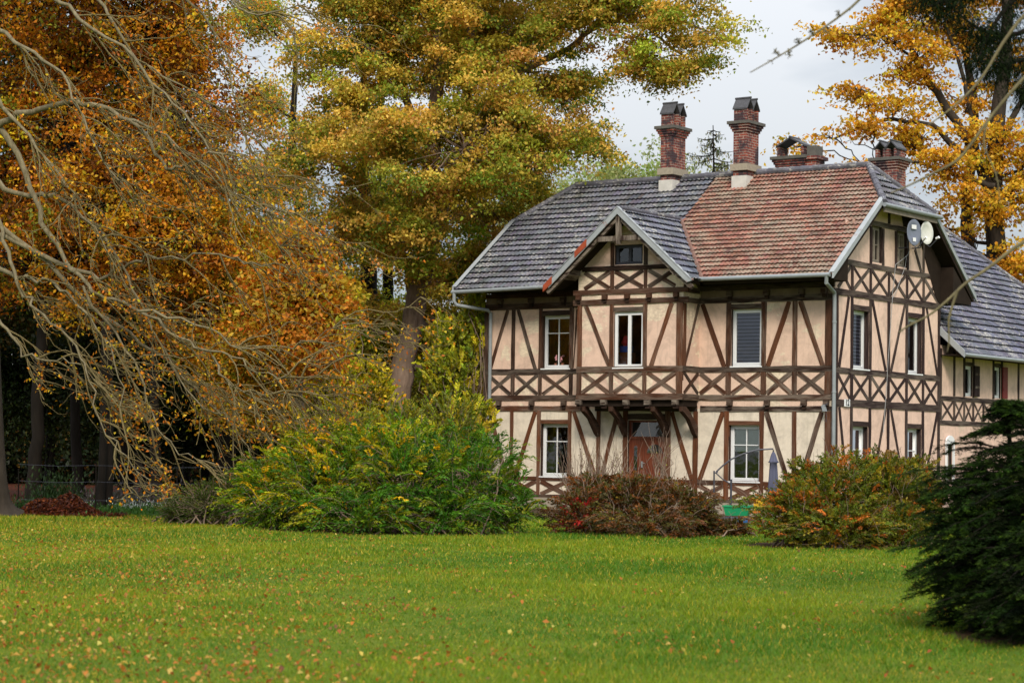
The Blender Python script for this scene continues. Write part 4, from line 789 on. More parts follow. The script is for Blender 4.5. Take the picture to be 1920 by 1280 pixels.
tree('lime_tree','huge lime tree with golden olive leaves and a leaning brown trunk left of the house','tree',B,trk,lime_e,2700,125,.122,[(.68,.45,.08),(.56,.43,.06),(.33,.37,.04),(.60,.34,.08),(.17,.23,.025)],[3.4,3,2.4,1.3,1.5],(.28,.28,.11),seed=3,spcol=sp,shell=.30,clump=(430,(.55,.55,.26)))
# ---- dark trunks and yellow-green crowns behind it
for i,(x,d,r,e,lb,cl,wt) in enumerate([
 (688,76,.36,[E_(680,640,60,80,76),E_(650,560,60,60,77),E_(700,420,60,60,78),E_(640,700,60,50,75)],'dark straight trunk with yellow-green leaves just left of the leaning lime trunk',[(.30,.26,.02),(.14,.17,.02),(.40,.30,.03)],[2,2,1]),
 (722,79,.24,[E_(740,650,50,90,79),E_(730,380,60,60,79),E_(610,620,50,70,80)],'slim dark trunk between the straight dark trunk and the lime',[(.26,.25,.02),(.12,.16,.02)],[2,2]),
 (560,83,.30,[E_(520,330,45,40,83),E_(500,190,30,40,84),E_(560,560,70,60,83),E_(480,30,50,40,84),E_(590,250,30,30,83),E_(520,440,40,30,82),E_(470,330,40,40,83)],'thin green and yellow tree seen against the sky gap left of the lime',[(.15,.19,.03),(.36,.25,.03),(.30,.15,.03)],[2,1.4,1])]):
    tree('background_tree',lb,'tree',G(x,d),[TR([(x-2,935,r*1.2),(x,760,r),(x+3,560,r*.9),(x+6,440,r*.7),(x-10,300,r*.5),(x-5,100,r*.3)],d)],e,420,75,.13,[tuple(min(.8,1.9*v) for v in q) for q in cl],wt,(.45,.45,.2),group='trees around the lime',brk=BARKD,seed=20+i,shell=.2)
# ---- orange and rust trees of the left half
rust=[(.60,.23,.012),(.40,.12,.008),(.66,.36,.018),(.14,.05,.008),(.22,.22,.018)]
L1=[E_(60,60,190,170,60),E_(260,60,170,160,61),E_(120,260,190,130,60),E_(330,240,150,140,61),E_(200,420,190,120,60),E_(60,500,150,110,61),E_(350,420,110,110,60),E_(385,100,55,90,62),E_(0,330,120,150,60),E_(160,-150,260,130,60),E_(290,560,120,80,60)]
tree('copper_tree','dense rust-orange tree filling the left edge behind the bare branches','tree',G(60,60.5),[TR([(60,948,.22),(70,800,.18),(80,600,.17),(100,400,.3),(140,200,.24),(180,0,.16)],60.5),TR([(80,560,.22),(220,420,.18),(330,300,.12)],60.5)],L1,1650,50,.13,rust,[3,2.0,2.0,2.2,1.2],(.28,.28,.18),clump=(420,(.45,.45,.28)),brk=BARKD,seed=5,shell=.3)
tree('dark_tree','dark green tree behind the copper tree, closing its gaps','tree',G(230,68),[TR([(230,935,.16),(232,700,.14),(240,400,.1),(240,100,.06)],68)],[E_(40,120,150,150,68),E_(230,160,150,150,69),E_(120,360,170,120,68),E_(320,340,110,120,69),E_(200,520,170,100,68),E_(20,560,110,100,69),E_(300,60,90,100,68)],1150,55,.15,[(.035,.05,.010),(.06,.07,.012),(.10,.06,.012),(.02,.03,.008)],[3,2,1.4,2],(.4,.4,.25),brk=BARKD,seed=88,shell=.2,limbmax=20)
L2=[E_(470,560,70,90,62),E_(420,660,90,60,61),E_(500,660,80,60,60),E_(390,560,70,80,62),E_(440,460,60,60,63),E_(470,750,70,50,60)]
tree('russet_tree','russet brown tree between the bare branches and the bright orange maple','tree',G(420,63),[TR([(420,945,.3),(425,800,.24),(430,640,.18),(440,480,.1)],63)],L2,520,85,.12,[(.56,.27,.015),(.44,.30,.02),(.28,.28,.02),(.62,.22,.015)],[2,2,1.2,1.2],(.38,.38,.22),brk=BARKD,seed=6)
L3=[E_(575,520,50,50,57),E_(540,600,60,60,57),E_(590,640,50,55,56.5),E_(560,450,30,35,57),E_(500,560,40,50,58),E_(620,560,35,40,57)]
tree('orange_maple','bright orange maple between bare branches and dark trunks','tree',G(560,58),[TR([(560,955,.16),(562,800,.13),(565,640,.09),(570,500,.05)],58)],L3,420,42,.16,[(.58,.22,.02),(.54,.33,.03),(.48,.12,.012),(.42,.32,.03)],[3,2.4,1.2,1.4],(.30,.30,.15),seed=7,shell=.15)
# dark evergreen undergrowth of the far left
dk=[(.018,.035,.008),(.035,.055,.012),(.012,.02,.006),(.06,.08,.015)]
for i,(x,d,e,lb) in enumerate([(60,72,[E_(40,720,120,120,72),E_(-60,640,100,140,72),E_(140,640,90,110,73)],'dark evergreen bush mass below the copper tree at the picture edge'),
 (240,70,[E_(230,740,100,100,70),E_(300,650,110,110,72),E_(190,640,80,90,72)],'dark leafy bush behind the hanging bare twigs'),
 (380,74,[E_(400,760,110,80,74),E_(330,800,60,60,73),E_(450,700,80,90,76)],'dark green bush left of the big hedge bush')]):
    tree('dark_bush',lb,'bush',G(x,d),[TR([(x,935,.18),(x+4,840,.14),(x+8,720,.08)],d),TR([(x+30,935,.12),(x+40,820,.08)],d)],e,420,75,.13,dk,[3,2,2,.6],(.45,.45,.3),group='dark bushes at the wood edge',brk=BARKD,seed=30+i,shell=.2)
def wood(name,label,x0,x1,d,n,h0,h1,cols,wts,seed,per=170,kindlab='tree'):
    for i in range(n):
        rg=random.Random(seed*100+i); x=x0+(x1-x0)*(i+.5)/n+rg.uniform(-20,20); dd=d+rg.uniform(-6,6); h=rg.uniform(h0,h1); yk=FPX/dd; yt=845-h*yk; r=h*.30*yk*1.1
        e=[E_(x+rg.uniform(-.3,.3)*r,yt+h*yk*q,r*rg.uniform(.8,1.15),h*yk*.22,dd) for q in (.2,.42,.62,.80)]
        ww=list(wts); random.Random(i+seed).shuffle(ww) if False else None
        lsz=.20 if d<130 else .30; order=('leftmost','second','third','fourth','fifth','sixth','seventh','eighth','ninth','tenth')
        tree('woodland_tree',label%order[i],'tree',G(x,dd),[TR([(x,935,.26),(x+rg.uniform(-8,8),800,.2),(x+rg.uniform(-10,10),yt+h*yk*.3,.08)],dd)],e,per,70,lsz,cols[i%len(cols)],wts,(.7,.7,.4),group=name,brk=BARKD,seed=seed*50+i,shell=.15,limbmax=12)
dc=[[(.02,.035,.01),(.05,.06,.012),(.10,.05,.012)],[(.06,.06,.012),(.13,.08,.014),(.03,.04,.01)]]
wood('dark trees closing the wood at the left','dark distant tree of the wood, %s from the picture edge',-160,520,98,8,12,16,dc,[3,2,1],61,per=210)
wood('low trees beyond the garden','low yellow-green tree beyond the garden, %s from the left',540,930,104,4,6.0,7.5,[[(.20,.22,.03),(.34,.28,.04),(.12,.15,.02)],[(.36,.22,.03),(.16,.18,.02),(.26,.24,.03)]],[2,2,1],63,per=200)
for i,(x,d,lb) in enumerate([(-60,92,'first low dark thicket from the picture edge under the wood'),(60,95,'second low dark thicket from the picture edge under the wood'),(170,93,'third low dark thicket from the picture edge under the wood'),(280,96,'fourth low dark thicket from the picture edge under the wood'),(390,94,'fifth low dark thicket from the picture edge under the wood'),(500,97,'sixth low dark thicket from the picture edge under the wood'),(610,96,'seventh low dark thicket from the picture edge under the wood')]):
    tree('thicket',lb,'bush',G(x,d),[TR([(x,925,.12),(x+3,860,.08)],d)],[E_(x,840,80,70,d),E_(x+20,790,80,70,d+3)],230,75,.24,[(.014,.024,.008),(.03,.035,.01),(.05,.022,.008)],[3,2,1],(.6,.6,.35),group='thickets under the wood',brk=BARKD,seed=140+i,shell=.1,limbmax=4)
# pale far tree line behind the ridge
wood('pale tree tops beyond the ridge','pale green tree top beyond the ridge, %s from the left',1060,1300,135,3,17.0,17.9,[[(.28,.34,.12),(.34,.38,.15),(.24,.30,.10)]],[1,1,1],64,per=420)
# spruce between the chimneys
B=G(1342,98); t=thing('spruce','thin drooping spruce top between the two tall chimneys','tree',B); rng=np.random.default_rng(8); lines=[(np.array([B,W(1342,600,98),W(1340,400,98),W(1337,235,98)]),np.array([.22,.15,.08,.02]))]; LP=[];
for zpy in np.arange(245,520,7.5):
    for k_ in range(3):
        a=rng.uniform(0,2*PI); L=(.28+ (zpy-235)/75*1.25)*rng.uniform(.45,1.25); L=min(L,2.6); p=W(1338,zpy,98); s=np.linspace(0,1,9); P=p+np.stack([np.cos(a)*L*s,np.sin(a)*L*s,-.30*L*s+.28*L*s**2.2],1); lines.append((P,np.linspace(.03,.008,9)))
        m=int(26*L); j=rng.uniform(.15,1,m); q=p+np.stack([np.cos(a)*L*j,np.sin(a)*L*j,-.30*L*j+.28*L*j**2.2],1); q+=rng.normal(size=(m,3))*.05; q[:,2]-=rng.uniform(0,.32,m)*(.4+j*.6); LP.append(q)
a,b=tube_np(lines,5); npmesh('trunk',a,b,BARKD,t,off=B); LP=np.concatenate(LP); V,F=leaves(LP,.17,.28,np.tile([0,0,-1.2],(len(LP),1)),0,rng); npmesh('crown',V,F,NEEDLE,t,np.repeat(pick([(.09,.11,.05),(.14,.14,.06),(.05,.07,.035),(.24,.18,.08)],[3,2,2,1],len(LP),rng),4,0),off=B)
BARKO2=bark('bark_oak',(.018,.014,.011),(.07,.055,.042))
# ---- amber oak on the right
amb=[(.72,.42,.03),(.66,.31,.02),(.80,.52,.05),(.46,.20,.015),(.42,.36,.02)]
O1=[E_(1560,60,45,22,84,.6),E_(1640,70,70,45,84),E_(1720,110,70,60,84),E_(1620,170,50,25,84,.6),E_(1690,190,50,30,84,.7),E_(1560,260,60,22,83,.5),E_(1640,250,70,28,83,.6),E_(1730,260,60,35,84,.7),E_(1690,20,80,40,85),E_(1790,60,60,60,86),E_(1800,190,60,50,86),E_(1870,270,70,60,84),E_(1780,310,60,40,83),E_(1890,370,60,60,84),E_(1800,370,50,25,83),E_(1880,120,60,70,87),E_(1760,-60,160,60,86),E_(1900,-20,80,60,87),E_(1900,480,60,50,84),E_(1860,560,70,40,85),E_(1960,300,70,120,85),E_(1500,275,30,18,83,.5),E_(1750,430,25,50,85,.5),E_(1830,470,30,60,86,.5),E_(1600,300,50,20,83,.5)]
trk=[TR([(1905,940,.62),(1885,700,.52),(1872,520,.42),(1862,380,.36),(1868,260,.32),(1885,100,.25),(1895,-80,.16)],85),
 TR([(1872,470,.26),(1850,330,.22),(1800,240,.18),(1745,160,.15),(1710,100,.10),(1690,20,.06)],84.5),
 TR([(1840,310,.16),(1780,270,.12),(1750,230,.09),(1650,225,.07),(1560,262,.04)],84),TR([(1865,350,.14),(1800,330,.09),(1700,300,.05),(1620,310,.03)],83.5),
 TR([(1800,920,.3),(1812,700,.28),(1816,470,.26),(1812,390,.24),(1830,200,.18),(1790,0,.1)],87),TR([(1855,380,.14),(1830,280,.10),(1800,120,.08),(1770,40,.05)],85),TR([(1880,260,.14),(1930,160,.1),(1960,0,.06)],85)]
tree('amber_oak','big amber-yellow oak with dark spreading limbs behind the right gable','tree',G(1905,85),trk,O1,1500,21,.175,amb,[3,2.4,1.8,1.2,.5],(.27,.27,.08),brk=BARKO2,clump=(230,(.45,.45,.18)),seed=9,shell=.1,asp=.62)
# ---- shrubs: fronds arching out of a rounded body
def shrub(name,label,cat,base,ells,nf,flen,nl,lsize,asp,cols,wts,seed,droop=.5,upf=.35,mat=None,stem=BARK,colfn=None,twig=.006,group=None,stems=26,spread=.03,bare=0,lvar=(.6,1.3)):
    rng=np.random.default_rng(seed); t=thing(name,label,cat,base,0,group); C,k=crown_points(ells,nf,rng,.30); ok=C[:,2]>.06; C,k=C[ok],k[ok]; cen=np.array([ells[i][0] for i in k]); cen[:,2]*=.6
    d=unit(unit(C-cen)+np.array([0,0,upf])+rng.normal(size=C.shape)*.30); n=len(C); L=flen*rng.uniform(*lvar,n)
    s=np.tile(np.linspace(0,1,nl),n); own=np.repeat(np.arange(n),nl); s=s+rng.uniform(-.02,.02,len(s)); st=C[own]-d[own]*L[own,None]*.5
    P=st+d[own]*(L[own]*s)[:,None]; P[:,2]-=droop*L[own]*s**2; side=unit(np.cross(d,rng.normal(size=d.shape)*.3+np.array([0,0,1.])))[own]*np.where(np.arange(len(s))%2,1,-1)[:,None]
    tang=unit(d[own]*1.-np.array([0,0,2*droop])*s[:,None]); ld=unit(tang+side*.8); P=P+side*spread+rng.normal(size=P.shape)*spread*.35
    keep=P[:,2]>.02; bc=pick(cols,wts,n,rng,.16)
    if colfn is not None: bc=colfn(C,bc,rng)
    cc=bc[own]*rng.normal(1,.15,(len(P),1)).clip(.5,1.6)*rng.normal(1,.05,(len(P),3)); P,ld,cc=P[keep],ld[keep],cc[keep]
    V,F=leaves(P,lsize,asp,ld*2.2,.5,rng,.1); npmesh('foliage',V,F,mat or LEAF,t,np.repeat(cc.clip(.003,.9),4,0),off=base)
    lines=[]; q=rng.permutation(n)[:min(n,1400)]
    for i in q:
        u=np.linspace(0,1.05,5)[:,None]; S=(C[i]-d[i]*L[i]*.6)+d[i]*L[i]*u; S[:,2]-=droop*L[i]*u[:,0]**2; lines.append((S,np.linspace(twig,twig*.5,5)))
    for i in rng.permutation(n)[:stems*3]:
        g=np.array([cen[i][0]+rng.normal()*.25,cen[i][1]+rng.normal()*.25,0]); lines.append(limb(g,C[i],.022,.008,7,.10,.08,rng))
    for _ in range(bare):
        i=rng.integers(n); u=np.linspace(0,1,6)[:,None]; dd=unit(d[i]+np.array([0,0,.9])+rng.normal(size=3)*.4); S=C[i]+dd*flen*rng.uniform(.8,1.8)*u; S+=np.cumsum(rng.normal(size=S.shape)*.02,0); lines.append((S,np.linspace(.006,.0025,6)))
    a,b=tube_np(lines,4); tag(npmesh('stems',a,b,stem,t,off=base),kind='stuff'); return t
gcol=lambda C,c,rng: c*np.where(((C[:,2:3]-1.5)*.7+(-3.2-C[:,0:1])*.35+rng.normal(0,.5,(len(C),1)))>.02,np.array([[2.7,1.45,.7]]),np.array([[1,1,1]]))
GB=[E_(560,865,85,60,46),E_(500,915,75,60,45.6),E_(640,830,70,50,46),E_(760,900,130,105,44.3),E_(620,915,130,95,44.8),E_(880,890,110,95,44.6),E_(530,945,90,65,45.2),E_(950,940,65,65,44.8),E_(700,850,110,70,45.5),E_(590,850,80,50,46),E_(800,830,80,50,45.8),E_(680,950,120,50,43.6),E_(840,950,110,50,43.8),E_(900,840,40,40,45.6)]
shrub('green_hedge_bush','large feathery green bush with yellowing top left of the house front','bush',G(740,44.5),GB,3300,.62,30,.085,.34,[(.075,.20,.010),(.045,.13,.010),(.17,.27,.010),(.30,.31,.012)],[3,3,2,1.0],12,droop=.45,colfn=gcol,spread=.04)
shrub('yellow_shrub','yellow leaved shrub at the foot of the leaning lime trunk','bush',G(640,52),[E_(640,790,50,35,52),E_(760,785,50,30,53),E_(700,800,60,30,53),E_(560,810,40,40,52),E_(850,790,60,50,54)],620,.5,22,.09,.5,[(.42,.34,.02),(.30,.30,.02),(.16,.20,.02)],[2,2,2],13,droop=.2)
shrub('hazel_bush','tall yellow-green leafy bush between the lime trunk and the house corner','bush',G(862,64),[E_(850,700,55,95,66),E_(895,610,30,80,66),E_(830,640,40,60,67),E_(880,780,50,50,64)],950,.5,22,.12,.55,[(.56,.50,.03),(.36,.40,.03),(.18,.24,.02)],[2,2.4,1],113,droop=.3)
shrub('hazel_bush','tall yellow-leaved bush between the orange maple and the dark trunks','bush',G(640,66),[E_(630,690,60,90,67),E_(690,730,60,60,67),E_(610,600,40,60,68),E_(650,560,30,40,68)],950,.5,22,.12,.55,[(.74,.62,.03),(.54,.50,.03),(.30,.34,.02)],[2,2.2,1],114,droop=.3)
shrub('low_juniper','low dark green spreading shrub left of the hedge bush','bush',G(400,47.5),[E_(400,940,80,38,47.5),E_(465,925,55,55,47),E_(335,960,40,20,48)],900,.45,26,.06,.3,[(.08,.13,.012),(.05,.085,.012),(.15,.17,.02)],[3,2,1],14,droop=.25,mat=LEAF)
rcol=lambda C,c,rng: np.where((np.abs(C[:,0:1]-W(1085,950,44)[0])<.33)&(C[:,2:3]<.8)&(C[:,2:3]>.15)&(rng.random((len(C),1))<.24),np.array([[.36,.025,.02]])*rng.normal(1,.25,(len(C),1)).clip(.5,1.5),c)
BR=[E_(1090,960,70,45,45),E_(1180,940,80,55,45.3),E_(1270,950,80,55,45),E_(1315,980,40,28,45),E_(1235,915,45,25,46),E_(1130,915,60,35,46),E_(1220,975,110,30,44.2),E_(1375,987,40,17,45)]
shrub('bramble_thicket','low red-brown twiggy thicket with scarlet leaves at its left end','bush',G(1210,45),BR,3200,.34,20,.060,.55,[(.13,.065,.02),(.16,.058,.016),(.095,.085,.018),(.24,.08,.012),(.065,.06,.014),(.22,.17,.02)],[3,2.6,2.6,1.2,2,.4],15,droop=.45,upf=.45,colfn=rcol,twig=.004,bare=170,stems=30)
OB=[E_(1560,950,140,80,41),E_(1492,960,70,60,40.6),E_(1660,930,90,90,41.5),E_(1600,890,110,50,42),E_(1520,890,50,30,42),E_(1700,890,60,45,42.5),E_(1580,985,130,42,40),E_(1690,985,60,40,40.5),E_(1735,940,45,60,41.5)]
def ocol(C,c,rng):
    left=(C[:,0:1]<W(1600,950,41)[0])&(C[:,1:2]<41.5); nz=np.sin(C[:,0:1]*5.1+2*np.sin(C[:,2:3]*4))*np.sin(C[:,2:3]*6.3+1.7*np.sin(C[:,0:1]*3.7))+np.sin(C[:,1:2]*5)*.4; m=(rng.random((len(C),1))<np.where(left,.08,.03)+np.where(nz>.66,.22,0)); return np.where(m,np.array([[.50,.15,.02]])*rng.normal(1,.25,(len(C),1)).clip(.5,1.6),c)
shrub('barberry_bush','rounded barberry bush turning from green to orange before the house corner','bush',G(1570,41),OB,4300,.27,26,.050,.62,[(.15,.17,.012),(.085,.12,.010),(.27,.21,.012),(.34,.15,.012),(.16,.10,.02)],[3.6,3.4,1.8,.35,1.2],16,droop=.35,upf=.35,colfn=ocol,bare=120,twig=.0035)
BY=G(1950,21.0); t=thing('yew_bush','dark yew bush with ragged spreading boughs at the right picture edge','bush',BY); rng=np.random.default_rng(17); lines=[]; NP_=[]; ND=[]; NC=[]
for cx_,d_,H,Rz,nb in ((1893,21.9,2.34,[(0,.85),(.6,1.02),(1.2,1.06),(1.55,.92),(1.85,.55),(2.34,.08)],260),(2030,21.0,2.3,[(0,1.2),(.6,1.62),(1.2,1.45),(1.6,1.1),(2.3,.3)],250),(1965,20.1,1.15,[(0,.7),(.4,.95),(.8,.75),(1.15,.3)],120),(1830,21.3,1.5,[(0,.40),(.5,.56),(1.0,.52),(1.5,.15)],130),(2150,22.5,3.0,[(0,1.2),(1.5,1.3),(3.0,.2)],150)):
    c=G(cx_,d_); lines.append((np.array([c,c+[0,0,H*.5],c+[0,0,H*.93]]),np.array([.07,.05,.012])))
    for i in range(nb):
        z0=H*rng.uniform(.04,.97)**.85; az=rng.uniform(0,2*PI); L=np.interp(z0,[q[0] for q in Rz],[q[1] for q in Rz])*rng.choice([rng.uniform(.6,1.0),rng.uniform(.9,1.13)],p=[.6,.4]); dh=np.array([math.cos(az),math.sin(az),0]); sd_=np.array([-math.sin(az),math.cos(az),0]); u=np.linspace(0,1,9)[:,None]; rise=rng.uniform(.1,.45)
        P=c+np.array([0,0,z0])+dh*L*u+np.array([0,0,1.])*L*(rise*u-.38*u**2.2)+sd_*L*rng.normal()*.12*u**2; P[:,2]=np.maximum(P[:,2],.04); lines.append((P,np.linspace(.012,.003,9)))
        m=int(24*L+8); uu=rng.uniform(.22,1,m); k=uu*8; j=np.minimum(k.astype(int),7); f=(k-j)[:,None]; q=P[j]*(1-f)+P[j+1]*f; tg=unit(P[j+1]-P[j]); sg=np.where(rng.random(m)<.5,-1,1)[:,None]
        td=unit(tg*.75+sd_*sg*.8+np.array([0,0,-.05])+rng.normal(size=(m,3))*.22); tl=(.10+.20*L*(1.05-uu))*rng.uniform(.6,1.3,m); nn=16; s_=np.linspace(.05,1,nn); own=np.repeat(np.arange(m),nn); ss=np.tile(s_,m)
        pp=q[own]+td[own]*(tl[own]*ss)[:,None]; pp[:,2]-=.10*tl[own]*ss**2; sd2=unit(np.cross(td[own],[0,0,1.]))*np.where(np.arange(len(ss))%2,1,-1)[:,None]; NP_.append(pp+sd2*.012+rng.normal(size=pp.shape)*.006); ND.append(unit(td[own]*.8+sd2)); 
        col_=pick([(.010,.022,.004),(.017,.036,.006),(.006,.011,.003)],[3,2.6,1.6],1,rng,.2)[0]; cc=np.repeat(np.tile(col_,(m,1))*rng.normal(1,.15,(m,1)),nn,0); tip=(uu[own]>.85)&(ss>.6); cc[tip]*=np.array([2.0,1.8,1.1]); NC.append(cc)
a,b=tube_np(lines,5); npmesh('trunk',a,b,BARKD,t,smooth=True,off=BY); NP_=np.concatenate(NP_); ND=np.concatenate(ND); NC=np.concatenate(NC); k=NP_[:,2]>.01; V,F=leaves(NP_[k],.042,.24,ND[k]*3,.4,rng,.05); npmesh('crown',V,F,NEEDLE,t,np.repeat(NC[k].clip(.002,.5),4,0),off=BY)
# climbing twigs and small leaves by the door
shrub('bare_rosebush','bare twiggy rose bush standing against the wall left of the door','bush',G(1100,53),[E_(1090,900,40,40,53),E_(1150,890,50,30,53),E_(1240,860,22,20,53)],90,.5,3,.05,.6,[(.22,.24,.03),(.12,.06,.03)],[1,1],18,droop=.0,upf=1.,bare=160,stems=30,twig=.008)
# ---- fence of thin posts, compost heap, beds at the wood edge
for i,(x,yt,d,lb) in enumerate([(36,880,53,'thin dark fence post leftmost of the row'),(181,868,53,'taller thin fence post behind the leaf heap'),(212,878,57,'thin pale fence post right of the leaf heap'),(333,880,57,'thin fence post near the white flowers'),(440,905,54,'thin fence post beside the low juniper')]):
    p=G(x,d); z=W(x,yt,d)[2]; t=thing('fence_post',lb,'fence post',p,0,'thin posts of the wire fence'); mb=MB(); mb.tube([(0,0,0),(.01,0,z*.5),(0,0,z)],[.018,.016,.015],7,(0,.5,.5)); mb.box(-.022,.022,-.02,.02,z,z+.02); mb.build('post',BARKD,t)
t=thing('wire_fence','nearly invisible sagging wire of the garden fence','fence',G(36,53)); mb=MB(); o_=G(36,53)
for z in (.35,.8,1.2):
    mb.tube([G(36,53)-o_+[0,0,z],G(108,53)-o_+[0,0,z-.03],G(181,53)-o_+[0,0,z],G(310,53.5)-o_+[0,0,z-.04],G(440,54)-o_+[0,0,z]],.004,4)
mb.build('wire',METD,t)
def trunkonly(x,d,r,ytop,lb,lean=0,grp='tree stems in the shade at the wood edge'):
    t=thing('tree_stem',lb,'tree trunk',G(x,d),0,grp); P=np.array([G(x,d)-G(x,d),W(x+lean*.3,900,d)-G(x,d),W(x+lean*.7,820,d)-G(x,d),W(x+lean,ytop,d)-G(x,d)]); a,b=tube_np([(P,np.array([r*1.5,r,r*.9,r*.7]))],10); npmesh('trunk',a,b,BARKD,t,smooth=True)
trunkonly(188,55,.10,600,'left stem of the slim twin trunks behind the leaf heap',8); trunkonly(203,55.3,.10,600,'right stem of the slim twin trunks behind the leaf heap',4)
trunkonly(150,66,.17,560,'stout trunk on the red leaf floor left of the twin stems',-12); trunkonly(90,74,.16,560,'far trunk on the red leaf floor nearest the picture edge',6); trunkonly(296,60,.16,640,'crooked short trunk right of the white flowers',-8); trunkonly(345,78,.16,600,'far trunk behind the russet tree',10); trunkonly(265,88,.3,560,'most distant trunk on the red leaf floor',0)
B=G(121,52); t=thing('leaf_heap','heap of raked red-brown leaves at the lawn edge','leaf heap',B); rng=np.random.default_rng(4); n=26; V=[];F=[]
for i in range(n):
    for j in range(n):
        x,y=(i/(n-1)-.5)*2.3,(j/(n-1)-.5)*1.6; h=.42*max(0,1-(abs(x+.1)/1.1)**1.5-(abs(y)/.75)**1.6)**1.0*(1+.2*math.sin(7*x)+.12*math.sin(11*y+3*x)); V.append((x,y,h+rng.normal()*.035*(h>.01)-.01))
F=np.array([(i*n+j,(i+1)*n+j,(i+1)*n+j+1,i*n+j+1) for i in range(n-1) for j in range(n-1)]); npmesh('heap_body',np.array(V),F,LIT,t,smooth=True)
q=rng.uniform(-1,1,(9000,2))*[1.5,.95]; h=.42*np.maximum(0,1-(abs(q[:,0]+.1)/1.1)**1.5-(abs(q[:,1])/.75)**1.6)*(1+.2*np.sin(7*q[:,0])+.12*np.sin(11*q[:,1]+3*q[:,0])); m=(h>.005)|(rng.random(9000)<.25); q,h=q[m],h[m]; Pq=np.stack([q[:,0],q[:,1],h+rng.uniform(.0,.07,len(h))],1); V,F=leaves(Pq,.085,.6,None,1.2,rng); tag(npmesh('loose_leaves',V,F,LEAF,t,np.repeat(pick([(.13,.03,.012),(.08,.02,.010),(.24,.07,.018),(.04,.015,.010)],[3,3,1,3],len(Pq),rng),4,0)),kind='stuff')
def tuft(name,label,cat,x,d,w,h,n,cols,wts,seed,size=.12,grp=None):
    rng=np.random.default_rng(seed); b=G(x,d); q=rng.normal(size=(n,3))*[w*.4,w*.3,0]; q[:,2]=np.abs(rng.normal(size=n))*h*.45; t=thing(name,label,cat,b,0,grp); V,F=leaves(q,size,.35,np.tile([0,0,1.],(n,1)),0,rng); npmesh('foliage',V,F,LEAF,t,np.repeat(pick(cols,wts,n,rng),4,0)); return t
tuft('flower_patch','patch of small white flowers below the bare branches','flowers',252,55.5,1.5,.30,1600,[(.55,.58,.62),(.35,.42,.42),(.06,.09,.03)],[2,1,1.6],41,.07)
tuft('grey_shrub','dull purple-grey low shrub behind the white flowers','bush',240,58,1.5,.55,2600,[(.07,.06,.06),(.09,.07,.07),(.05,.06,.04)],[1,1,1],42)
tuft('green_tuft','round grey-green grass tuft behind the leaf heap','plant',108,57,.8,.9,2000,[(.02,.045,.012),(.03,.055,.015)],[1,1],43,.11)
tuft('ground_plants','low green plants between heap and crooked trunk','plants',255,53.5,2.6,.22,3200,[(.03,.09,.012),(.05,.12,.02)],[1,1],44,.1)
tuft('ground_plants','low dark green plants left of the leaf heap','plants',30,53.5,1.5,.35,1800,[(.02,.06,.012),(.04,.08,.02)],[1,1],45,.1)
# ---- the bare branching tree whose boughs hang in from the left
B=G(-8,50.5); dB=49.5
t=thing('bare_tree','nearly bare tree with pale drooping boughs reaching in from the left edge','tree',B); rng=np.random.default_rng(21); lines=[]
def PL(lst,d0,d1,r0,r1):
    n=len(lst); ds=np.linspace(d0,d1,n); P=np.array([W(x,y,dd) for (x,y),dd in zip(lst,ds)]); s=np.linspace(0,n-1,n*3); i=np.minimum(s.astype(int),n-2); f=(s-i)[:,None]; P=P[i]*(1-f)+P[i+1]*f
    for a in range(3): P[1:-1,a]=np.convolve(P[:,a],[.25,.5,.25],'valid')
    return P,np.linspace(r0,r1,len(P))
trunkl=PL([(-4,966),(-8,940),(-14,900),(-18,800),(-24,600),(-34,400),(-50,200),(-60,0),(-70,-200)],50.5,50,.55,.18); trunkl[1][:3]*=1.0
r_=trunkl[1]; r_[:]=np.interp(np.linspace(0,1,len(r_)),[0,.04,.1,.3,1],[.62,.46,.36,.32,.14]); lines.append(trunkl)
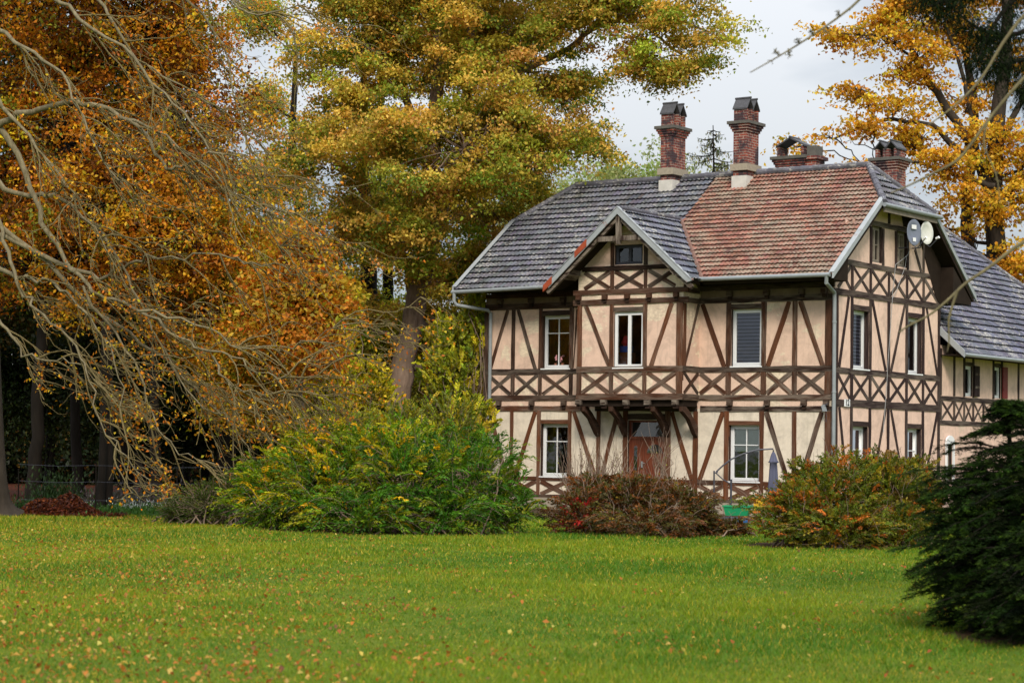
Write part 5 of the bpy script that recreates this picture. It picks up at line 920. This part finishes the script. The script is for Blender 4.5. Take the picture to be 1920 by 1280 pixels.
LB=[([(-40,250),(10,228),(60,213),(130,188),(180,197),(250,225),(280,262),(305,305),(322,320),(360,310),(395,283),(420,290)],50,47,.12,.03),
 ([(-55,-60),(60,-30),(110,0),(150,28),(230,90),(300,165),(350,220),(392,280)],50,47.5,.10,.025),
 ([(-50,-90),(120,-70),(190,0),(230,80),(290,130),(355,168),(400,200)],50,48.5,.09,.02),
 ([(-50,40),(0,63),(60,95),(120,140),(140,190),(190,300),(230,345)],50,46.5,.09,.02),
 ([(-40,150),(0,185),(45,250),(110,330),(155,400),(200,470)],50,48,.09,.02),
 ([(-50,180),(40,300),(70,400),(110,480),(155,536),(210,562),(262,583),(310,612),(347,639),(398,667),(450,670),(500,700),(540,702)],50,46,.11,.02),
 ([(-30,350),(5,440),(20,500),(50,560),(90,600),(127,630),(160,681),(173,737),(202,822),(244,869),(281,916),(323,932)],50,46.5,.08,.012),
 ([(-26,480),(20,522),(61,524),(112,531),(159,587),(201,644),(230,690),(232,798)],50,47,.09,.014),
 ([(-24,560),(0,606),(28,634),(51,672),(112,674),(155,678),(190,720)],50,48,.07,.014),
 ([(-40,330),(40,368),(100,365),(135,392),(190,430),(240,520),(270,600),(330,700),(380,760),(430,790)],50,47.5,.10,.016),
 ([(-30,430),(120,500),(200,520),(234,496),(273,484),(344,486),(420,470),(470,500),(520,488),(555,440)],50,46.5,.09,.014),
 ([(-30,400),(150,560),(260,640),(330,690),(380,740),(420,790),(470,850),(505,880)],50,47.5,.09,.014),
 ([(155,536),(230,640),(270,720),(290,800),(340,850),(400,870),(450,900)],48.5,47,.05,.010),
 ([(262,583),(350,600),(430,640),(500,655),(580,640),(640,600)],47.5,46,.05,.010),
 ([(398,667),(430,720),(470,740),(540,735),(600,700)],46.5,46,.04,.008),
 ([(-55,-200),(150,-150),(330,-80),(420,0),(480,30),(560,10)],50,47,.10,.02),([(250,225),(300,240),(400,330),(470,380),(560,400)],48,46.5,.05,.01),([(-50,-150),(240,-100),(380,20),(430,120),(450,240),(500,330)],50,48,.08,.012)]
heads=[]
for l,d0,d1,r0,r1 in LB: P,r=PL(l,d0,d1,r0,r1); r=r0*(r1/r0)**np.linspace(0,1,len(P)); P[1:-1]+=rng.normal(size=(len(P)-2,3))*.05; r=r*.72; lines.append((P,r)); heads.append((P,r))
def spawn(parent,cnt,len_,r,lvl):
    out=[]
    P,_=parent; 
    for _ in range(cnt):
        i=rng.integers(max(1,len(P)//5),len(P)); p=P[i]; tg=unit(P[min(i+1,len(P)-1)]-P[i-1]); d=unit(tg*.9+np.array([.35,0,-.05])+rng.normal(size=3)*np.array([.55,.45,.55])); L=len_*rng.uniform(.5,1.4); n=8; q=[p]; 
        for s in range(n-1):
            ph=s/(n-1); d=unit(d+np.array([.05,0,(-.20 if ph<.5 else .26)])+rng.normal(size=3)*.14); q.append(q[-1]+d*L/(n-1))
        q=np.array(q); 
        if q[:,2].min()<.35: continue
        rr=r*(.35**np.linspace(0,1,n)); out.append((q,rr))
    return out
l1=[];l2=[];l3=[]
for h in heads: l1+=spawn(h,13,1.8,.024,1)
for h in l1: l2+=spawn(h,4,.95,.014,2)
for h in l2: l3+=spawn(h,2,.5,.009,3)
a,b=tube_np(lines[:1],12); npmesh('trunk',a,b,BARKO2,t,smooth=True,off=B)
for l in lines[1:]: a,b=tube_np([l],10); npmesh('bough',a,b,BARKL,t,smooth=True,off=B); a,b=tube_np(l1+l2+l3,5); tag(npmesh('branches',a,b,BARKT,t,smooth=True,off=B),kind='stuff')
tips=np.concatenate([q[0][rng.integers(3,8,2)] for q in l2+l3]); tips=tips[rng.random(len(tips))<.7]; tips=tips+rng.normal(size=tips.shape)*.05; tips=np.repeat(tips,2,0)+rng.normal(size=(len(tips)*2,3))*.06
V,F=leaves(tips,.085,.6,np.tile([0,0,-.3],(len(tips),1)),.2,rng); npmesh('crown',V,F,LEAF,t,np.repeat(pick([(.68,.27,.015),(.70,.44,.02),(.55,.16,.012),(.40,.36,.02)],[3,2,2,.6],len(tips),rng),4,0),off=B)
# ---- twigs and conifer boughs hanging in at the top right (both trees stand outside the picture)
dT=17.; B=G(2420,18.5); t=thing('overhanging_tree','leafless tree right of the picture whose olive boughs cross the sky and the wing','tree',B); lines=[]; rng=np.random.default_rng(33)
lines.append(PL([(2420,1290),(2410,900),(2400,500),(2380,100),(2350,-300),(2300,-700)],18.5,18.5,.28,.10))
lines.append(PL([(2350,-300),(2100,-420),(1850,-260),(1700,-110),(1612,2),(1560,42),(1500,82),(1450,112),(1407,136)],18.5,16,.018,.004))
for q in ((1545,52,1550,62),(1500,82,1494,72),(1478,92,1482,108),(1460,104,1452,94),(1525,66,1519,56),(1575,30,1569,20)): lines.append(PL([(q[0],q[1]),((q[0]+q[2])/2,(q[1]+q[3])/2+1),(q[2],q[3])],16.6,16.5,.006,.003))
lines.append(PL([(2405,700),(2200,540),(2050,440),(1960,430),(1900,465),(1850,505),(1810,530),(1780,560),(1745,590),(1700,612),(1685,624)],18.5,17,.022,.006))
lines.append(PL([(2400,350),(2200,200),(2050,60),(1960,110),(1915,150),(1860,215),(1800,300),(1760,320),(1700,350),(1670,362)],18.5,17,.024,.005))
lines.append(PL([(2398,300),(2150,60),(2000,0),(1925,20),(1880,80),(1840,150),(1790,200),(1740,235)],18.5,17.5,.026,.005))
lines.append(PL([(1795,545),(1785,575),(1778,600),(1780,640),(1776,660)],17.3,17.2,.012,.004))
lines.append(PL([(1850,230),(1842,270),(1870,330),(1875,380)],17.3,17.2,.010,.003))
a,b=tube_np(lines,8); npmesh('trunk',a,b,BARKO,t,smooth=True,off=B)
lm=[]
for l in lines[1:]:
    for _ in range(10):
        i=rng.integers(len(l[0])//3,len(l[0])-1); p=l[0][i]; d=unit(rng.normal(size=3)*[1,.5,1]); lm.append((np.array([p,p+d*.018,p+d*.03+rng.normal(size=3)*.004]),np.array([.004,.003,.002])))
a,b=tube_np(lm,4); tag(npmesh('twigs',a,b,BARKO,t,off=B),kind='stuff')
B=G(2280,23); t=thing('dark_spruce','black-green spruce whose drooping boughs fill the top right corner','tree',B); rng=np.random.default_rng(35); lines=[(np.array([B,W(2270,300,23),W(2260,-300,23),W(2250,-900,23)]),np.array([.3,.24,.18,.1]))]; LP=[];LD=[]
bl=[([(2260,-250),(2050,-160),(1900,-60),(1800,-10),(1745,12)],.26),([(2260,-100),(2100,-40),(2000,20),(1900,70),(1840,60),(1790,20)],.22),([(2265,60),(2100,70),(2000,90),(1930,110),(1880,120),(1840,115)],.24),([(2265,100),(2130,130),(2020,150),(1950,160),(1915,165)],.16),([(2260,-300),(2050,-260),(1900,-120),(1830,-40),(1760,-10),(1715,-8)],.22),([(2265,0),(2150,20),(2050,60),(1960,130),(1925,180)],.2),([(2262,-200),(2100,-200),(1960,-60),(1880,20),(1850,70),(1835,110)],.2)]
for l,w in bl:
    P,r=PL(l,23,21.5,.05,.008); lines.append((P,r)); m=950; u=rng.uniform(len(P)*.25,len(P)-1.001,m); i=u.astype(int); f=(u-i)[:,None]; q=P[i]*(1-f)+P[i+1]*f; o_=rng.normal(size=(m,3))*[w*.42,w*.5,w*.2]; o_[:,2]-=np.abs(rng.normal(size=m))*w*.5; LP.append(q+o_); LD.append(unit(o_+[0,0,-.1]))
LP=np.concatenate(LP); LD=np.concatenate(LD); LP=np.repeat(LP,5,0)+rng.normal(size=(len(LP)*5,3))*.035; LD=np.repeat(LD,5,0)
a,b=tube_np(lines,7); npmesh('trunk',a,b,BARKD,t,off=B); V,F=leaves(LP,.055,.16,LD*1.5,.2,rng); npmesh('crown',V,F,NEEDLE,t,np.repeat(pick([(.006,.012,.003),(.010,.020,.004),(.004,.006,.002)],[3,2,2],len(LP),rng),4,0),off=B)
# ---- grass blades and fallen leaves on the lawn
rng=np.random.default_rng(55); n=520000
y=13.2+(53-13.2)*rng.random(n)**1.25; halfw=.262*y+1.2; x=rng.uniform(-1,1,n)*halfw; 
h=(.038+.016*np.sin(x*.9+1.3*np.sin(y*.5))+.012*np.sin(x*3.1+y*1.3)*np.sin(y*2.2)+rng.normal(0,.012,n)).clip(.012,.12)*np.interp(y,[13,45],[.72,1.4]); w=np.interp(y,[13,30,50],[.0028,.006,.012])*rng.uniform(.7,1.3,n)
a=rng.uniform(0,2*PI,n); ca,sa=np.cos(a),np.sin(a); lean=rng.normal(size=(n,2))*.5*h[:,None]; z0=np.zeros(n)
BEDS=[(G(735,44.9),3.15,1.75),(G(1205,45.3),2.15,1.05),(G(1570,41),1.85,1.45),(G(1975,20.9),1.05,1.15)]; inb=np.zeros(n,bool)
for bi,(bc,bx_,by_) in enumerate(BEDS):
    th=np.linspace(0,2*PI,49)[:-1]; rr=1+.07*np.sin(3*th+bi)+.05*np.sin(7*th+2*bi)+.03*np.sin(13*th); sheet('shrub_bed',[(bc[0]+bx_*r_q*math.cos(a_),bc[1]+by_*r_q*math.sin(a_)) for a_,r_q in zip(th,rr)],.006,LIT2)
    dx_,dy_=(x-bc[0])/bx_,(y-bc[1])/by_; tt=np.arctan2(dy_,dx_); rr2=1+.07*np.sin(3*tt+bi)+.05*np.sin(7*tt+2*bi)+.03*np.sin(13*tt); inb|=np.hypot(dx_,dy_)<rr2*rng.normal(.97,.035,n)
h=np.where(inb,h*.02,h)
V=np.stack([np.stack([x-ca*w,y-sa*w,z0],1),np.stack([x+ca*w,y+sa*w,z0],1),np.stack([x+lean[:,0],y+lean[:,1],h],1)],1).reshape(-1,3); F=np.arange(3*n).reshape(-1,3)
patch=.5+.5*np.sin(x*.55+2*np.sin(y*.21)+.6)*np.sin(y*.33+1.7*np.sin(x*.3)); left=np.clip((-x/(halfw)+.1)*.8,0,1)*np.clip((y-14)/30,.2,1)
c0=np.array([.050,.145,.004]); c1=np.array([.175,.24,.006]); c2=np.array([.40,.30,.025]); m=(.5+.42*np.sin(x*.37+.8)*np.sin(y*.52+1.1*np.sin(x*.4))+.28*np.sin(x*1.3+y*.9)*np.sin(y*1.9-x*.5)+.16*np.sin(x*4.1+1.3*y)*np.sin(y*3.3)+rng.normal(0,.20,n)).clip(0,1)[:,None]; col=c0*(1-m)+c1*m; dry=(rng.random(n)<.10+.25*left)[:,None]; col=np.where(dry,c2,col)*rng.normal(1,.18,(n,1)).clip(.4,1.7)
g=npmesh('grass',V,F,GRASSM,None,np.repeat(col,3,0)); tag(g,kind='stuff')
n=44000; y=13.5+38*rng.random(n)**1.1; halfw=.262*y+1; x=rng.uniform(-1,1,n)*halfw; dens=np.clip(.04+.30*np.clip(-x/halfw,0,1)+.75*np.exp(-((x+.13*y+1.6)/(2.8))**2)+.5*np.sin(x*1.7+y*.3)*np.sin(y*.8+x)*np.sin(x*.6-y*.45),.02,1)**1.3; k_=rng.random(n)<dens*.62; x,y=x[k_],y[k_]; P=np.stack([x,y,rng.uniform(.008,.045,len(x))],1)
V,F=leaves(P,.045*rng.uniform(.5,1.4,len(P)),.7,None,1.3,rng,.22); f=npmesh('fallen_leaves',V,F,LEAF,None,np.repeat(pick([(.50,.27,.05),(.42,.15,.03),(.36,.09,.025),(.52,.38,.09),(.20,.09,.035)],[3,3,1.4,2,1.4],len(P),rng,.2),4,0)); tag(f,kind='stuff')
# ================================================================== SKY, SUN, CAMERA
w=bpy.data.worlds.new('World'); sc.world=w; w.use_nodes=True; nt=w.node_tree; N=nt.nodes; bg=N['Background']
SUN_EL,SUN_AZ=math.radians(40),math.radians(178)      # high behind the photographer, veiled by cloud
sky=N.new('ShaderNodeTexSky'); sky.sky_type='NISHITA'; sky.sun_disc=False; sky.sun_elevation=SUN_EL; sky.sun_rotation=SUN_AZ
tc=N.new('ShaderNodeTexCoord'); mp=N.new('ShaderNodeMapping'); mp.inputs['Scale'].default_value=(1,1,2.6); nt.links.new(tc.outputs['Generated'],mp.inputs[0])
nz=N.new('ShaderNodeTexNoise'); nz.inputs['Scale'].default_value=3.2; nz.inputs['Detail'].default_value=6; nz.inputs['Roughness'].default_value=.52; nz.inputs['Distortion'].default_value=.3; nt.links.new(mp.outputs[0],nz.inputs['Vector'])
rp=N.new('ShaderNodeValToRGB'); e=rp.color_ramp.elements; e[0].position=.40; e[0].color=(2.7,3.1,3.6,1); e[1].position=.60; e[1].color=(5.6,5.7,5.85,1); nt.links.new(nz.outputs['Fac'],rp.inputs[0])
# the overcast vault is brighter overhead than near the horizon
sp_=N.new('ShaderNodeSeparateXYZ'); nt.links.new(tc.outputs['Generated'],sp_.inputs[0]); mr=N.new('ShaderNodeMapRange'); mr.inputs['From Min'].default_value=.10; mr.inputs['From Max'].default_value=.9; mr.inputs['To Min'].default_value=1.0; mr.inputs['To Max'].default_value=3.5; nt.links.new(sp_.outputs['Z'],mr.inputs['Value'])
vm=N.new('ShaderNodeVectorMath'); vm.operation='SCALE'; nt.links.new(rp.outputs[0],vm.inputs[0]); nt.links.new(mr.outputs[0],vm.inputs['Scale'])
mx=N.new('ShaderNodeMix'); mx.data_type='RGBA'; mx.inputs[0].default_value=.86; nt.links.new(sky.outputs[0],mx.inputs[6]); nt.links.new(vm.outputs[0],mx.inputs[7]); nt.links.new(mx.outputs[2],bg.inputs[0]); bg.inputs[1].default_value=.10
L=bpy.data.lights.new('sun','SUN'); L.energy=2.7; L.angle=math.radians(16); L.color=(1,.90,.76); lo=bpy.data.objects.new('sun',L); COL.objects.link(lo); 
from mathutils import Vector, Matrix
sd=Vector((math.sin(SUN_AZ)*math.cos(SUN_EL),math.cos(SUN_AZ)*math.cos(SUN_EL),math.sin(SUN_EL))); lo.rotation_euler=sd.to_track_quat('Z','Y').to_euler()
cam=bpy.data.cameras.new('camera'); cam.sensor_width=36; cam.lens=FPX/1920*36; cam.clip_end=2000; cam.clip_start=.5; co=bpy.data.objects.new('camera',cam); COL.objects.link(co)
m=Matrix(((_r[0],_u[0],-_f[0],0),(_r[1],_u[1],-_f[1],0),(_r[2],_u[2],-_f[2],EYE),(0,0,0,1))); co.matrix_world=m; sc.camera=co
cam.dof.use_dof=True; cam.dof.focus_distance=57; cam.dof.aperture_fstop=3.2
sc.view_settings.view_transform='Standard'; sc.view_settings.look='None'; sc.view_settings.exposure=.38; sc.view_settings.gamma=1
sc.cycles.max_bounces=7; sc.cycles.diffuse_bounces=3; sc.cycles.glossy_bounces=3; sc.cycles.transmission_bounces=5; sc.cycles.transparent_max_bounces=8
sc.cycles.use_denoising=True; sc.cycles.use_adaptive_sampling=True
